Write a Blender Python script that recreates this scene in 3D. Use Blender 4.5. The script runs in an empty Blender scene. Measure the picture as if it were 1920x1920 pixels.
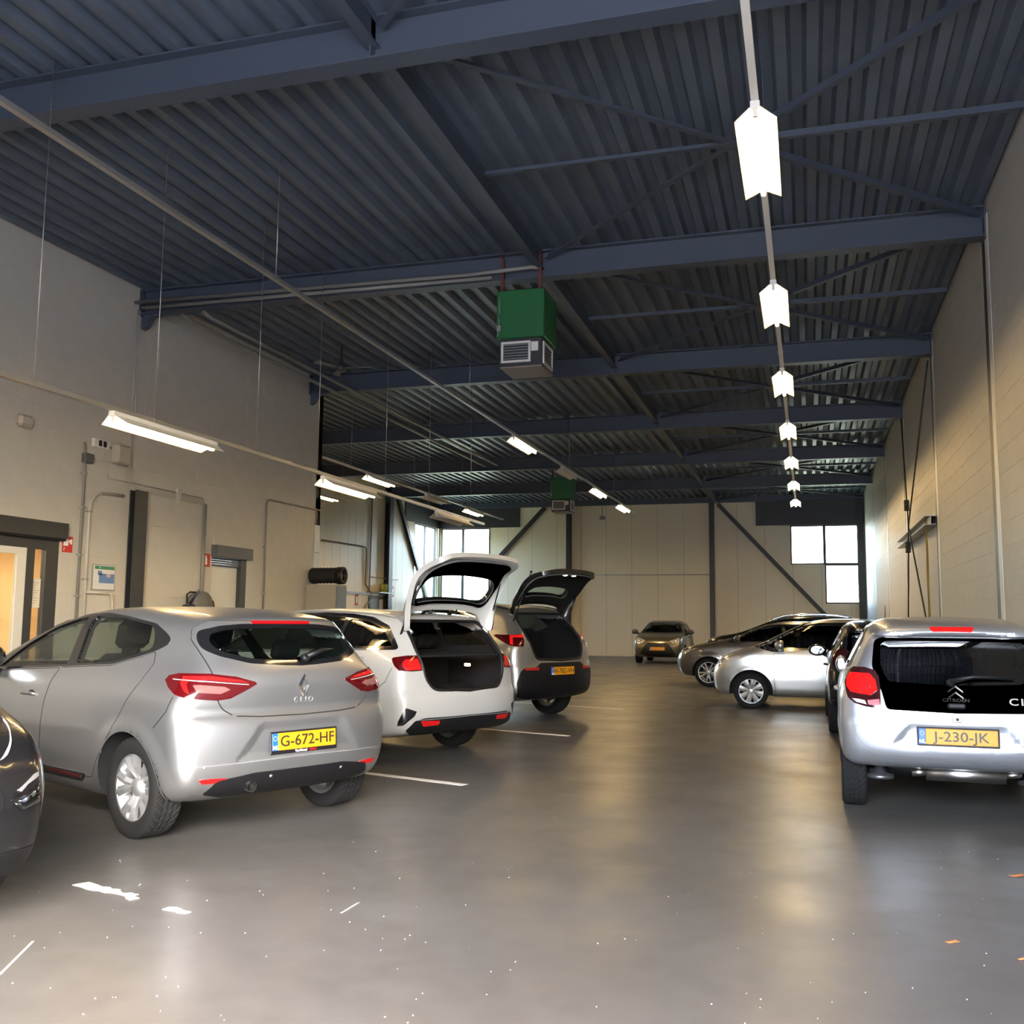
import bpy, bmesh, math, random
import numpy as np
from mathutils import Vector, Matrix
from mathutils.geometry import delaunay_2d_cdt

random.seed(7); RNG = np.random.default_rng(7)
scn = bpy.context.scene
COL = scn.collection

# ------------------------------------------------------------------ camera
CAM_H = 1.38                       # eye height, metres
FPX = 1860.0                       # focal length in pixels of the 1920 frame
ROLL, PITCH, YAW = math.radians(0.538), math.radians(6.347), math.radians(16.586)
def _cam_axes():
    cy, sy = math.cos(YAW), math.sin(YAW); c, s = math.cos(PITCH), math.sin(PITCH)
    F = np.array([-sy*c, cy*c, s]); R = np.array([cy, sy, 0.0]); U = np.cross(R, F)
    return R*math.cos(ROLL)+U*math.sin(ROLL), -R*math.sin(ROLL)+U*math.cos(ROLL), F
CR, CU, CF = _cam_axes()
cam_data = bpy.data.cameras.new('camera'); cam = bpy.data.objects.new('camera', cam_data); COL.objects.link(cam)
cam.matrix_world = Matrix(((CR[0], CU[0], -CF[0], 0), (CR[1], CU[1], -CF[1], 0), (CR[2], CU[2], -CF[2], CAM_H), (0, 0, 0, 1)))
cam_data.sensor_width = 36.0; cam_data.lens = 36.0*FPX/1920.0; cam_data.clip_start = .05; cam_data.clip_end = 400
scn.camera = cam
def px_ray(px, py):
    return CR*(px-960)-CU*(py-960)+CF*FPX

# ------------------------------------------------------------------ world, exposure
world = bpy.data.worlds.new('sky'); scn.world = world; world.use_nodes = True
wn = world.node_tree.nodes; wl = world.node_tree.links; wn.clear()
sky = wn.new('ShaderNodeTexSky'); sky.sky_type = 'NISHITA'; sky.sun_disc = False
sky.sun_elevation = math.radians(42); sky.sun_rotation = math.radians(150); sky.dust_density = 3.0; sky.ozone_density = 1.0
bg = wn.new('ShaderNodeBackground'); bg.inputs['Strength'].default_value = 1.3
wo = wn.new('ShaderNodeOutputWorld'); wl.new(sky.outputs[0], bg.inputs['Color']); wl.new(bg.outputs[0], wo.inputs['Surface'])
scn.view_settings.view_transform = 'Standard'; scn.view_settings.look = 'None'
scn.view_settings.exposure = 2.62; scn.view_settings.gamma = 1.0; scn.view_settings.use_curve_mapping = False
LAMP_STRENGTH = 18.0
LAMP_FAR = 56.0                    # tubes deep in the hall, made stronger to brighten the back wall
LAMP_COLOR = (1.0, 0.68, 0.30)
scn.cycles.max_bounces = 8; scn.cycles.diffuse_bounces = 4; scn.cycles.glossy_bounces = 4
scn.cycles.transparent_max_bounces = 16; scn.cycles.transmission_bounces = 4
scn.cycles.sample_clamp_indirect = 4.0; scn.cycles.caustics_reflective = False; scn.cycles.caustics_refractive = False

# ------------------------------------------------------------------ materials
MATS = {}
def mat(name, col, rough=.5, metal=0.0, coat=0.0, spec=.5, bump=0.0, bscale=40.0, var=0.0, vscale=3.0, emit=None, estr=0.0):
    if name in MATS: return MATS[name]
    m = bpy.data.materials.new(name); m.use_nodes = True; nt = m.node_tree; b = nt.nodes['Principled BSDF']
    b.inputs['Base Color'].default_value = (*col, 1); b.inputs['Roughness'].default_value = rough
    b.inputs['Metallic'].default_value = metal; b.inputs['Coat Weight'].default_value = coat
    b.inputs['Coat Roughness'].default_value = .03; b.inputs['Specular IOR Level'].default_value = spec
    tc = nt.nodes.new('ShaderNodeTexCoord')
    if var > 0:
        n = nt.nodes.new('ShaderNodeTexNoise'); n.inputs['Scale'].default_value = vscale; n.inputs['Detail'].default_value = 6
        nt.links.new(tc.outputs['Object'], n.inputs['Vector'])
        r = nt.nodes.new('ShaderNodeValToRGB')
        r.color_ramp.elements[0].position = .3; r.color_ramp.elements[1].position = .7
        r.color_ramp.elements[0].color = (*[c*(1-var) for c in col], 1); r.color_ramp.elements[1].color = (*[min(1, c*(1+var)) for c in col], 1)
        nt.links.new(n.outputs['Fac'], r.inputs['Fac']); nt.links.new(r.outputs['Color'], b.inputs['Base Color'])
    if bump > 0:
        n = nt.nodes.new('ShaderNodeTexNoise'); n.inputs['Scale'].default_value = bscale; n.inputs['Detail'].default_value = 4
        nt.links.new(tc.outputs['Object'], n.inputs['Vector'])
        bp = nt.nodes.new('ShaderNodeBump'); bp.inputs['Strength'].default_value = bump; bp.inputs['Distance'].default_value = .01
        nt.links.new(n.outputs['Fac'], bp.inputs['Height']); nt.links.new(bp.outputs['Normal'], b.inputs['Normal'])
    if emit:
        b.inputs['Emission Color'].default_value = (*emit, 1); b.inputs['Emission Strength'].default_value = estr
    MATS[name] = m; return m
def glass_mat(name, tint, refl=1.0):
    if name in MATS: return MATS[name]
    m = bpy.data.materials.new(name); m.use_nodes = True; nt = m.node_tree; nt.nodes.clear()
    o = nt.nodes.new('ShaderNodeOutputMaterial'); mx = nt.nodes.new('ShaderNodeMixShader')
    tr = nt.nodes.new('ShaderNodeBsdfTransparent'); gl = nt.nodes.new('ShaderNodeBsdfGlossy'); fr = nt.nodes.new('ShaderNodeFresnel')
    tr.inputs['Color'].default_value = (*tint, 1); gl.inputs['Roughness'].default_value = .02; fr.inputs['IOR'].default_value = 1.3
    gl.inputs['Color'].default_value = (refl, refl, refl, 1)
    ge = nt.nodes.new('ShaderNodeNewGeometry'); ma = nt.nodes.new('ShaderNodeMath'); ma.operation = 'MULTIPLY_ADD'; ma.inputs[1].default_value = -.8333; ma.inputs[2].default_value = 1.5   # same reflectance from either face
    nt.links.new(ge.outputs['Backfacing'], ma.inputs[0]); nt.links.new(ma.outputs[0], fr.inputs['IOR'])
    nt.links.new(fr.outputs[0], mx.inputs[0]); nt.links.new(tr.outputs[0], mx.inputs[1]); nt.links.new(gl.outputs[0], mx.inputs[2])
    nt.links.new(mx.outputs[0], o.inputs['Surface']); MATS[name] = m; return m
def paint(name, col, metal=.55, rough=.32, var=0):
    return mat(name, col, rough, metal, .45, .5)

M_BLACK = mat('black_plastic', (.006, .006, .007), .5, spec=.3)
M_GLOSSBLK = mat('gloss_black', (.006, .006, .007), .12, 0, .6)
M_RUBBER = mat('rubber', (.017, .017, .018), .75, bump=.15, bscale=120)
M_TYRE = mat('tyre_rubber', (.006, .006, .0063), .85, spec=.3)
M_ALLOY = mat('alloy', (.48, .49, .50), .40, .85)
M_ALLOY_D = mat('dark_alloy', (.12, .12, .125), .4, .8)
M_CHROME = mat('chrome', (.85, .85, .86), .06, 1.0)
M_STEEL = mat('raw_steel', (.45, .42, .39), .3, 1.0, var=.15, vscale=8)
M_GAP = mat('panel_gap', (.004, .004, .004), .9)
M_LINING = mat('grey_lining', (.075, .075, .075), .8)
M_MIRROR = mat('mirror_silver', (.22, .22, .23), .05, 1.0)
M_INT = mat('interior_fabric', (.005, .005, .0055), .9, spec=.2)
M_INT2 = mat('interior_trim', (.009, .009, .010), .8, spec=.2)
M_HEADLINER = mat('headliner', (.30, .30, .29), .9)
M_RED = mat('red_lens', (.30, .004, .006), .1, 0, .5, .4)
M_REDDARK = mat('dark_red_lens', (.06, .002, .003), .12, 0, .35, .4)
M_REDLIT = mat('lit_red_lens', (.42, .006, .006), .15, 0, .25, .3, emit=(1, .02, .015), estr=.07)
M_REFL = mat('red_reflector', (.42, .008, .008), .15, 0, .4, .4)
M_CLEAR = mat('clear_lens', (.62, .60, .58), .12, .3, 1.0)
M_LAMPDARK = mat('headlamp_dark', (.05, .05, .055), .12, .4, 1.0)
M_PLATE = mat('plate_yellow', (.55, .235, .004), .5)
M_PLATEBLUE = mat('plate_blue', (.01, .10, .55), .4)
M_PLATETXT = mat('plate_ink', (.02, .014, .008), .5)
M_WHITEINK = mat('white_ink', (.85, .85, .85), .5)
M_GREYINK = mat('grey_ink', (.35, .35, .36), .3, .6)
M_GLASS = glass_mat('window_glass_car', (.60, .68, .64))
M_GLASSDARK = glass_mat('privacy_glass_car', (.06, .065, .065))
M_GLASSREAR = glass_mat('rear_glass_car', (.55, .66, .61))
M_PANE = glass_mat('window_pane_glass', (.92, .95, .94))

# ------------------------------------------------------------------ object helpers
def link(o, parent=None):
    COL.objects.link(o)
    if parent is not None: o.parent = parent
    return o
def tag(o, label=None, cat=None, group=None, kind=None):
    if label: o['label'] = label
    if cat: o['category'] = cat
    if group: o['group'] = group
    if kind: o['kind'] = kind
    return o
def empty(name, loc=(0, 0, 0), rz=0.0):
    o = bpy.data.objects.new(name, None); o.empty_display_size = .2; link(o); o.location = loc; o.rotation_euler = (0, 0, rz); return o
def np_mesh(name, V, faces, normals=None, loopn=None, smooth=True):
    """faces: list of index tuples or an (n,k) int array"""
    me = bpy.data.meshes.new(name); V = np.asarray(V, np.float32)
    if isinstance(faces, np.ndarray):
        k = faces.shape[1]; flat = faces.ravel(); starts = np.arange(0, len(flat), k); nf = len(faces)
    else:
        flat = np.fromiter((i for f in faces for i in f), np.int32); ls = np.array([len(f) for f in faces]); nf = len(ls)
        starts = np.concatenate([[0], np.cumsum(ls)[:-1]]) if nf else np.zeros(0)
    me.vertices.add(len(V)); me.vertices.foreach_set('co', V.ravel())
    me.loops.add(len(flat)); me.loops.foreach_set('vertex_index', flat.astype(np.int32))
    me.polygons.add(nf); me.polygons.foreach_set('loop_start', starts.astype(np.int32))
    if smooth: me.polygons.foreach_set('use_smooth', np.ones(nf, bool))
    me.update(calc_edges=True); me.validate()
    if loopn is not None and len(me.loops) == len(loopn): me.normals_split_custom_set(np.asarray(loopn, np.float32))
    elif normals is not None: me.normals_split_custom_set_from_vertices(np.asarray(normals, np.float32))
    return me
def obj(name, me, m=None, parent=None, loc=None, rot=None):
    o = bpy.data.objects.new(name, me)
    if m is not None and len(me.materials) == 0: me.materials.append(m)
    link(o, parent)
    if loc is not None: o.location = loc
    if rot is not None: o.rotation_euler = rot
    return o
class MB:
    """collects simple solids into one mesh"""
    def __init__(s): s.V = []; s.F = []; s.S = []
    def add(s, V, F, smooth=False):
        n = len(s.V); s.V += [tuple(v) for v in V]; s.F += [tuple(i+n for i in f) for f in F]; s.S += [smooth]*len(F); return s
    def box(s, lo, hi):
        x0, y0, z0 = lo; x1, y1, z1 = hi
        return s.add([(x0,y0,z0),(x1,y0,z0),(x1,y1,z0),(x0,y1,z0),(x0,y0,z1),(x1,y0,z1),(x1,y1,z1),(x0,y1,z1)],
                     [(0,3,2,1),(4,5,6,7),(0,1,5,4),(1,2,6,5),(2,3,7,6),(3,0,4,7)])
    def cham(s, lo, hi, c=.01):
        """box with its edges cut off by c"""
        lo = np.array(lo, float); hi = np.array(hi, float); V = []; idx = {}
        for sx in (0, 1):
            for sy in (0, 1):
                for sz in (0, 1):
                    sg = (sx, sy, sz); p = np.where(sg, hi, lo); inn = np.where(sg, -c, c)
                    for a in range(3):
                        q = p+inn; q[a] = p[a]; idx[(sg, a)] = len(V); V.append(tuple(q))
        F = []
        for a in range(3):
            b, d = [i for i in range(3) if i != a]
            for v in (0, 1):
                f = []
                for ub, ud in ((0,0),(1,0),(1,1),(0,1)):
                    sg = [0]*3; sg[a] = v; sg[b] = ub; sg[d] = ud; f.append(idx[(tuple(sg), a)])
                F.append(tuple(f))
        for a in range(3):
            b, d = [i for i in range(3) if i != a]
            for ub in (0, 1):
                for ud in (0, 1):
                    s0 = [0]*3; s0[b] = ub; s0[d] = ud; s1 = list(s0); s1[a] = 1
                    F.append((idx[(tuple(s0), b)], idx[(tuple(s1), b)], idx[(tuple(s1), d)], idx[(tuple(s0), d)]))
        for sx in (0, 1):
            for sy in (0, 1):
                for sz in (0, 1): F.append(tuple(idx[((sx, sy, sz), a)] for a in range(3)))
        ce = (lo+hi)/2; G = []
        for f in F:
            P = [np.array(V[i]) for i in f]; n = np.cross(P[1]-P[0], P[2]-P[0])
            G.append(f if np.dot(n, sum(P)/len(P)-ce) > 0 else f[::-1])
        return s.add(V, G)
    def tube(s, pts, r, n=10, cap=True, smooth=True):
        P = [np.array(p, float) for p in pts]; R = r if hasattr(r, '__len__') else [r]*len(P); V = []; F = []
        for i, p in enumerate(P):
            t = (P[min(i+1, len(P)-1)]-P[max(i-1, 0)]); t = t/(np.linalg.norm(t)+1e-9)
            if i == 0: a = np.cross(t, (0, 0, 1) if abs(t[2]) < .9 else (1, 0, 0))
            else: a = a-t*np.dot(a, t)
            a = a/(np.linalg.norm(a)+1e-9); b = np.cross(t, a)
            for k in range(n):
                w = 2*math.pi*k/n; V.append(p+R[i]*(math.cos(w)*a+math.sin(w)*b))
        for i in range(len(P)-1):
            for k in range(n): F.append((i*n+k, i*n+(k+1) % n, (i+1)*n+(k+1) % n, (i+1)*n+k))
        m0 = len(F)
        if cap: F.append(tuple(range(n))[::-1]); F.append(tuple((len(P)-1)*n+k for k in range(n)))
        nb = len(s.V); s.V += [tuple(v) for v in V]; s.F += [tuple(i+nb for i in f) for f in F]; s.S += [smooth]*m0+[False]*(len(F)-m0); return s
    def prism(s, poly, axis, a0, a1):
        """extrude a 2D outline along an axis (0 x, 1 y, 2 z)"""
        o = [i for i in range(3) if i != axis]; n = len(poly)
        ar = sum(poly[i][0]*poly[(i+1) % n][1]-poly[(i+1) % n][0]*poly[i][1] for i in range(n)); P = list(poly) if ar > 0 else list(poly)[::-1]
        V = []
        for a in (a0, a1):
            for p in P:
                q = [0]*3; q[axis] = a; q[o[0]] = p[0]; q[o[1]] = p[1]; V.append(tuple(q))
        F = [tuple(range(n))[::-1], tuple(range(n, 2*n))]+[(i, (i+1) % n, n+(i+1) % n, n+i) for i in range(n)]
        if (axis == 1) ^ (a1 < a0): F = [f[::-1] for f in F]
        return s.add(V, F)
    def lathe(s, prof, n=32, axis=1, c=(0, 0, 0), smooth=True, close=False):
        """prof: list of (radius, position along axis)"""
        o = [i for i in range(3) if i != axis]; m = len(prof); V = []; F = []
        for k in range(n):
            w = 2*math.pi*k/n
            for r, a in prof:
                q = list(c); q[axis] += a; q[o[0]] += r*math.cos(w); q[o[1]] += r*math.sin(w); V.append(tuple(q))
        for k in range(n):
            for i in range(m-1 if not close else m):
                j = (i+1) % m; F.append((k*m+i, k*m+j, ((k+1) % n)*m+j, ((k+1) % n)*m+i))
        return s.add(V, F, smooth)
    def ball(s, c, r, nu=12, nv=8, smooth=True):
        R = r if hasattr(r, '__len__') else (r, r, r); V = []; F = []
        for j in range(nv+1):
            ph = math.pi*j/nv
            for i in range(nu):
                w = 2*math.pi*i/nu; V.append((c[0]+R[0]*math.sin(ph)*math.cos(w), c[1]+R[1]*math.sin(ph)*math.sin(w), c[2]+R[2]*math.cos(ph)))
        for j in range(nv):
            for i in range(nu): F.append((j*nu+i, (j+1)*nu+i, (j+1)*nu+(i+1) % nu, j*nu+(i+1) % nu))
        return s.add(V, F, smooth)
    def mesh(s, name='mesh'):
        me = bpy.data.meshes.new(name); me.from_pydata(s.V, [], s.F); me.polygons.foreach_set('use_smooth', s.S); me.update(); return me
    def build(s, name, m, parent=None, loc=None, rot=None): return obj(name, s.mesh(name), m, parent, loc, rot)
def rect_prism(u0, v0, u1, v1): return [(u0, v0), (u1, v0), (u1, v1), (u0, v1)]
def text_mesh(body, size, extrude=.001, align='CENTER', xs=1.0, bevel=0.0):
    cu = bpy.data.curves.new('lettering', 'FONT'); cu.body = body; cu.size = size; cu.extrude = extrude; cu.align_x = align; cu.align_y = 'CENTER'; cu.offset = bevel
    cu.resolution_u = 3
    o = bpy.data.objects.new('lettering', cu); me = bpy.data.meshes.new_from_object(o)
    bpy.data.objects.remove(o); bpy.data.curves.remove(cu)
    if xs != 1.0: me.transform(Matrix.Diagonal((xs, 1, 1, 1)))
    return me
def basis(X, Y, Z, p):
    return Matrix(((X[0], Y[0], Z[0], p[0]), (X[1], Y[1], Z[1], p[1]), (X[2], Y[2], Z[2], p[2]), (0, 0, 0, 1)))

# ------------------------------------------------------------------ the hall: measured from the photograph, metres
XR, XL, XW, YB, Y0, ZD = 2.246, -10.19, -15.94, 41.9, -1.6, 6.65
YEND = 19.5                                   # where the near left wall stops and the hall widens
BEAMS = [7.55+5.7*k for k in range(6)]
M_WALL = mat('painted_block', (.52, .495, .445), .55, bump=.12, bscale=60, var=.03, vscale=1.5)
M_JOINT = mat('block_joint', (.47, .45, .41), .8)
M_PANEL = mat('sandwich_panel', (.80, .71, .53), .38, var=.02, vscale=.8)
M_PJOINT = mat('panel_joint', (.18, .165, .14), .7)
M_DECK = mat('roof_deck_paint', (.112, .140, .188), .42, .25, bump=.05, bscale=8, var=.12, vscale=2)
M_BEAM = mat('beam_paint', (.055, .070, .100), .45, bump=.04, bscale=30)
M_DARKSTEEL = mat('dark_frame_paint', (.030, .032, .036), .45)
M_WHITEPAINT = mat('white_enamel', (.72, .70, .65), .4)
M_GALV = mat('galvanised', (.36, .36, .35), .4, .7)
M_GREYPIPE = mat('grey_pipe', (.20, .195, .185), .5)
def floor_material():
    m = bpy.data.materials.new('power_floated_concrete'); m.use_nodes = True; nt = m.node_tree; b = nt.nodes['Principled BSDF']; N = nt.nodes.new; L = nt.links.new
    tc = N('ShaderNodeTexCoord')
    def noise(sc, det=6, dist=0.0):
        n = N('ShaderNodeTexNoise'); n.inputs['Scale'].default_value = sc; n.inputs['Detail'].default_value = det; n.inputs['Distortion'].default_value = dist; L(tc.outputs['Object'], n.inputs['Vector']); return n
    def ramp(src, p0, p1, c0, c1):
        r = N('ShaderNodeValToRGB'); r.color_ramp.elements[0].position = p0; r.color_ramp.elements[1].position = p1; r.color_ramp.elements[0].color = (*c0, 1); r.color_ramp.elements[1].color = (*c1, 1); L(src, r.inputs['Fac']); return r
    def mix(f, a, c, mode='MIX'):
        x = N('ShaderNodeMix'); x.data_type = 'RGBA'; x.blend_type = mode
        if isinstance(f, float): x.inputs[0].default_value = f
        else: L(f, x.inputs[0])
        L(a, x.inputs[6]); L(c, x.inputs[7]); return x.outputs[2]
    base = ramp(noise(.55, 8, 0.0).outputs['Fac'], .30, .72, (.072, .068, .063), (.098, .093, .087))
    fine = ramp(noise(7.0, 8, 0.0).outputs['Fac'], .3, .7, (.90, .90, .90), (1.07, 1.07, 1.07))
    col = mix(1.0, base.outputs['Color'], fine.outputs['Color'], 'MULTIPLY')
    worn = ramp(noise(.8, 8, 0.0).outputs['Fac'], .55, .75, (0, 0, 0), (.22, .22, .22)); pale = N('ShaderNodeRGB'); pale.outputs[0].default_value = (.15, .148, .145, 1)
    col = mix(worn.outputs['Color'], col, pale.outputs[0])
    st = ramp(noise(2.1, 3, 0.0).outputs['Fac'], .80, .90, (0, 0, 0), (.4, .4, .4)); dk = N('ShaderNodeRGB'); dk.outputs[0].default_value = (.07, .065, .055, 1)
    col = mix(st.outputs['Color'], col, dk.outputs[0]); L(col, b.inputs['Base Color'])
    rr = ramp(noise(1.6, 8, 0.0).outputs['Fac'], .3, .7, (.30, .30, .30), (.42, .42, .42)); L(rr.outputs['Color'], b.inputs['Roughness'])
    bp = N('ShaderNodeBump'); bp.inputs['Strength'].default_value = .08; bp.inputs['Distance'].default_value = .01; L(noise(5, 6).outputs['Fac'], bp.inputs['Height']); L(bp.outputs['Normal'], b.inputs['Normal'])
    b.inputs['Specular IOR Level'].default_value = .30; return m
ORD = ['first', 'second', 'third', 'fourth', 'fifth', 'sixth', 'seventh', 'eighth']
def struct(o): return tag(o, kind='structure')
struct(MB().box((XW-.3, Y0, -.2), (XR+.3, YB+.3, 0)).build('floor', floor_material()))
apron = MB().box((-60, -60, -.25), (60, Y0, -.03)); struct(apron.build('yard_paving', mat('yard_paving', (.45, .44, .43), .85, var=.1, vscale=.5)))
lawn = MB().box((-60, YB+.3, -.6), (60, 140, -.3)); lawn.box((-60, Y0, -.6), (XW-.3, YB+.3, -.3)); struct(lawn.build('lawn', mat('lawn_grass', (.22, .24, .15), .9, var=.2, vscale=.4)))

# ribbed steel roof deck: ribs run along the hall
def roof_deck():
    P, z0, z1 = .285, ZD+.005, ZD+.095; V = []; x = XW-.2; prof = []
    while x < XR+.3: prof += [(x, z0), (x+.105, z0), (x+.145, z1), (x+.245, z1)]; x += P
    for y in (Y0, YB+.2): V += [(px, y, pz) for px, pz in prof]
    n = len(prof); F = [(i, i+1, n+i+1, n+i) for i in range(n-1)]
    m = MB(); m.add(V, F); m.box((XW-.3, Y0-.2, ZD+.12), (XR+.4, YB+.3, ZD+.3)); return m.build('ceiling', M_DECK)
struct(roof_deck())

def px_of(p):
    d = np.array(p, float)-np.array([0, 0, CAM_H]); z = d@CF
    return (960+FPX*(d@CR)/z, 960-FPX*(d@CU)/z, z)
def rects_minus(a0, a1, z0, z1, holes):
    """cover a rectangle minus rectangular holes with rectangles"""
    A = sorted({a0, a1, *[min(max(h[i], a0), a1) for h in holes for i in (0, 1)]}); out = []
    for i in range(len(A)-1):
        m = (A[i]+A[i+1])/2; seg = [(z0, z1)]
        for h in holes:
            if h[0] < m < h[1]:
                seg = [q for s_, e in seg for q in ((s_, min(e, h[2])), (max(s_, h[3]), e)) if q[1]-q[0] > 1e-6]
        out += [(A[i], A[i+1], s_, e) for s_, e in seg]
    return out
def block_wall(name, x, sgn, ya, yb, holes, cols=()):
    """block wall in the plane x, face looking along sgn*X; single blocks are children"""
    th = .22; core = MB()
    for a0, a1, z0, z1 in rects_minus(ya, yb, 0, ZD+.1, holes): core.box((min(x-sgn*th, x-sgn*.003), a0, z0), (max(x-sgn*th, x-sgn*.003), a1, z1))
    w = struct(core.build(name, M_JOINT)); dz = ZD/23; LB = .60; blocks = []
    for r in range(23):
        z0, z1 = r*dz, (r+1)*dz; hs = [(h[0], h[1]) for h in holes if h[2] < z1-.01 and h[3] > z0+.01]+[(c-.22, c+.26) for c in cols]
        y = ya-(LB/2 if r % 2 else 0)
        while y < yb:
            s0, s1 = max(y, ya), min(y+LB, yb); seg = [(s0, s1)]
            for h in hs: seg = [q for a, b in seg for q in ((a, min(b, h[0])), (max(a, h[1]), b)) if q[1]-q[0] > .03]
            blocks += [(a, b, z0, z1) for a, b in seg]; y += LB
    def size(bk):
        u = px_of((x, (bk[0]+bk[1])/2, (bk[2]+bk[3])/2))
        if u[2] < 1 or not (-40 < u[0] < 1960 and -40 < u[1] < 1960): return 0
        p0 = px_of((x, bk[0], bk[2])); p1 = px_of((x, bk[1], bk[3])); return abs(p1[0]-p0[0])*abs(p1[1]-p0[1])
    blocks.sort(key=size, reverse=True); meshes = {}; rest = MB(); g = .0018
    for i, (a, b, z0, z1) in enumerate(blocks):
        if i < 300 and size((a, b, z0, z1)) > 0:
            k = round(b-a, 3)
            if k not in meshes: meshes[k] = MB().cham((0, -k/2+g, g), (sgn*.02, k/2-g, dz-g) ,.0015).mesh('block') if sgn > 0 else MB().cham((-.02, -k/2+g, g), (0, k/2-g, dz-g), .0015).mesh('block')
            obj('block', meshes[k], M_WALL, w, (x-sgn*.02, (a+b)/2, z0))
        else:
            lo = (x-.02, a+g, z0+g) if sgn > 0 else (x, a+g, z0+g); hi = (x, b-g, z1-g) if sgn > 0 else (x+.02, b-g, z1-g); rest.box(lo, hi)
    if rest.V: tag(rest.build('block_course', M_WALL, w), kind='stuff')
    return w
DOOR1 = (9.45, 11.66, 0, 2.5); DOOR2 = (15.45, 16.60, 0, 2.5)
wall_left = block_wall('wall_left', XL, 1, Y0, YEND, [DOOR1, DOOR2])
wall_right = block_wall('wall_right', XR, -1, Y0, YB+.2, [], cols=[y-.02 for y in BEAMS])
# return wall where the hall widens (its far face) and the end of the near wall
b = MB().box((XW-.2, YEND-.22, 0), (XL, YEND, ZD+.1)); struct(b.build('wall_return', M_WALL))
# panel walls
def panel_wall(name, axis, c, a0, a1, holes, step, sgn):
    """axis 0: wall lies along X at Y=c; axis 1: along Y at X=c. sgn: direction of the inner face"""
    def bx(m, u0, u1, z0, z1, d0, d1):
        lo, hi = min(c+d0*sgn, c+d1*sgn), max(c+d0*sgn, c+d1*sgn)
        m.box((u0, lo, z0), (u1, hi, z1)) if axis == 0 else m.box((lo, u0, z0), (hi, u1, z1))
    core = MB()
    for r in rects_minus(a0, a1, 0, ZD+.1, holes): bx(core, *r, -.11, -.006)
    w = struct(core.build(name, M_PJOINT)); u = a0
    while u < a1-.02:
        v = min(u+step, a1); m = MB()
        for r in rects_minus(u+.005, v-.005, 0, ZD+.08, holes): bx(m, *r, -.010, 0)
        m.build('panel', M_PANEL, w); u = v
    return w
W1 = (-15.79, -13.49, 2.3, 5.55); W2A = (-.62, 2.00, 3.82, 5.42); W2B = (.70, 2.00, 2.25, 3.82); W3 = (39.05, 41.55, 2.3, 5.55)
panel_wall('wall_back', 0, YB, XW, XR, [W1, W2A, W2B], 1.1, -1)
panel_wall('wall_side', 1, XW, YEND, YB, [W3], .63, 1)
# front wall with the wide open vehicle door behind the camera
FD = (-3.2, 1.9, 0, 4.7); b = MB()
for r in rects_minus(XL-.3, XR+.3, 0, ZD+.1, [FD]): b.box((r[0], Y0-.25, r[2]), (r[1], Y0, r[3]))
struct(b.build('wall_front', mat('dark_front_cladding', (.10, .105, .115), .6)))
# windows
def window(n, axis, c, sgn, panes):
    root = None; w = .055
    for (u0, u1, z0, z1) in panes:
        m = MB()
        def bx(mm, a, b_, z, z_, d0, d1):
            lo, hi = min(c+d0*sgn, c+d1*sgn), max(c+d0*sgn, c+d1*sgn)
            mm.box((a, lo, z), (b_, hi, z_)) if axis == 0 else mm.box((lo, a, z), (hi, b_, z_))
        for q in ((u0, u1, z0, z0+w), (u0, u1, z1-w, z1), (u0, u0+w, z0+w, z1-w), (u1-w, u1, z0+w, z1-w)): bx(m, *q, -.07, .008)
        if root is None: root = struct(m.build('window_%d' % n, M_DARKSTEEL)); fr = root
        else: fr = m.build('window_frame', M_DARKSTEEL, root)
        g = MB(); bx(g, u0+w-.005, u1-w+.005, z0+w-.005, z1-w+.005, -.045, -.037); g.build('pane', M_PANE, root)
window(1, 0, YB, -1, [(-15.79, -14.76, 3.78, 5.55), (-14.76, -13.49, 3.78, 5.55), (-15.79, -14.76, 2.3, 3.78), (-14.76, -13.49, 2.3, 3.78)])
window(2, 0, YB, -1, [(-.62, .70, 3.82, 5.42), (.70, 2.0, 3.82, 5.42), (.70, 2.0, 2.25, 3.82)])
window(3, 1, XW, 1, [(39.05, 40.30, 2.3, 5.55), (40.30, 41.55, 2.3, 5.55)])
# dark fascia above the windows
for i, (lo, hi) in enumerate((((XW, YB-.05, 5.56), (-12.1, YB+.002, ZD)), ((-1.98, YB-.05, 5.43), (XR, YB+.002, ZD)), ((XW-.002, 37.95, 5.56), (XW+.05, YB, ZD)))):
    struct(MB().box(lo, hi).build('trim_%d' % (i+1), M_DARKSTEEL))
# steel columns and wall braces
def hcol(x, y, w, d, z1, m, axis=0):
    b = MB(); f = .018
    if axis == 0: b.box((x-w/2, y-d, 0), (x+w/2, y-d+f, z1)); b.box((x-.01, y-d+f, 0), (x+.01, y-f, z1)); b.box((x-w/2, y-f, 0), (x+w/2, y, z1))
    else: b.box((x, y-w/2, 0), (x+f, y+w/2, z1)); b.box((x+f, y-.01, 0), (x+d-f, y+.01, z1)); b.box((x+d-f, y-w/2, 0), (x+d, y+w/2, z1))
    b.box((x-w/2-.04, y-d-.04, 0), (x+w/2+.04, y, .02)) if axis == 0 else b.box((x, y-w/2-.04, 0), (x+d+.04, y+w/2+.04, .02)); return b.build('steel_column', m)
for x, l in ((-9.87, 'dark steel column on the cream back wall behind the raised black tailgate'), (-3.77, 'dark steel column on the cream back wall at the head of the long diagonal brace')): tag(hcol(x, YB-.003, .20, .19, 6.40, M_DARKSTEEL), l, 'column', 'columns on the back wall')
tag(hcol(2.08, YB-.06, .24, .17, 6.40, M_DARKSTEEL), 'dark steel column beside the tall window in the corner of the back wall', 'column')
tag(hcol(XW+.003, 36.12, .36, .22, ZD, M_DARKSTEEL, 1), 'dark steel column on the panelled side wall', 'column')
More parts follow.
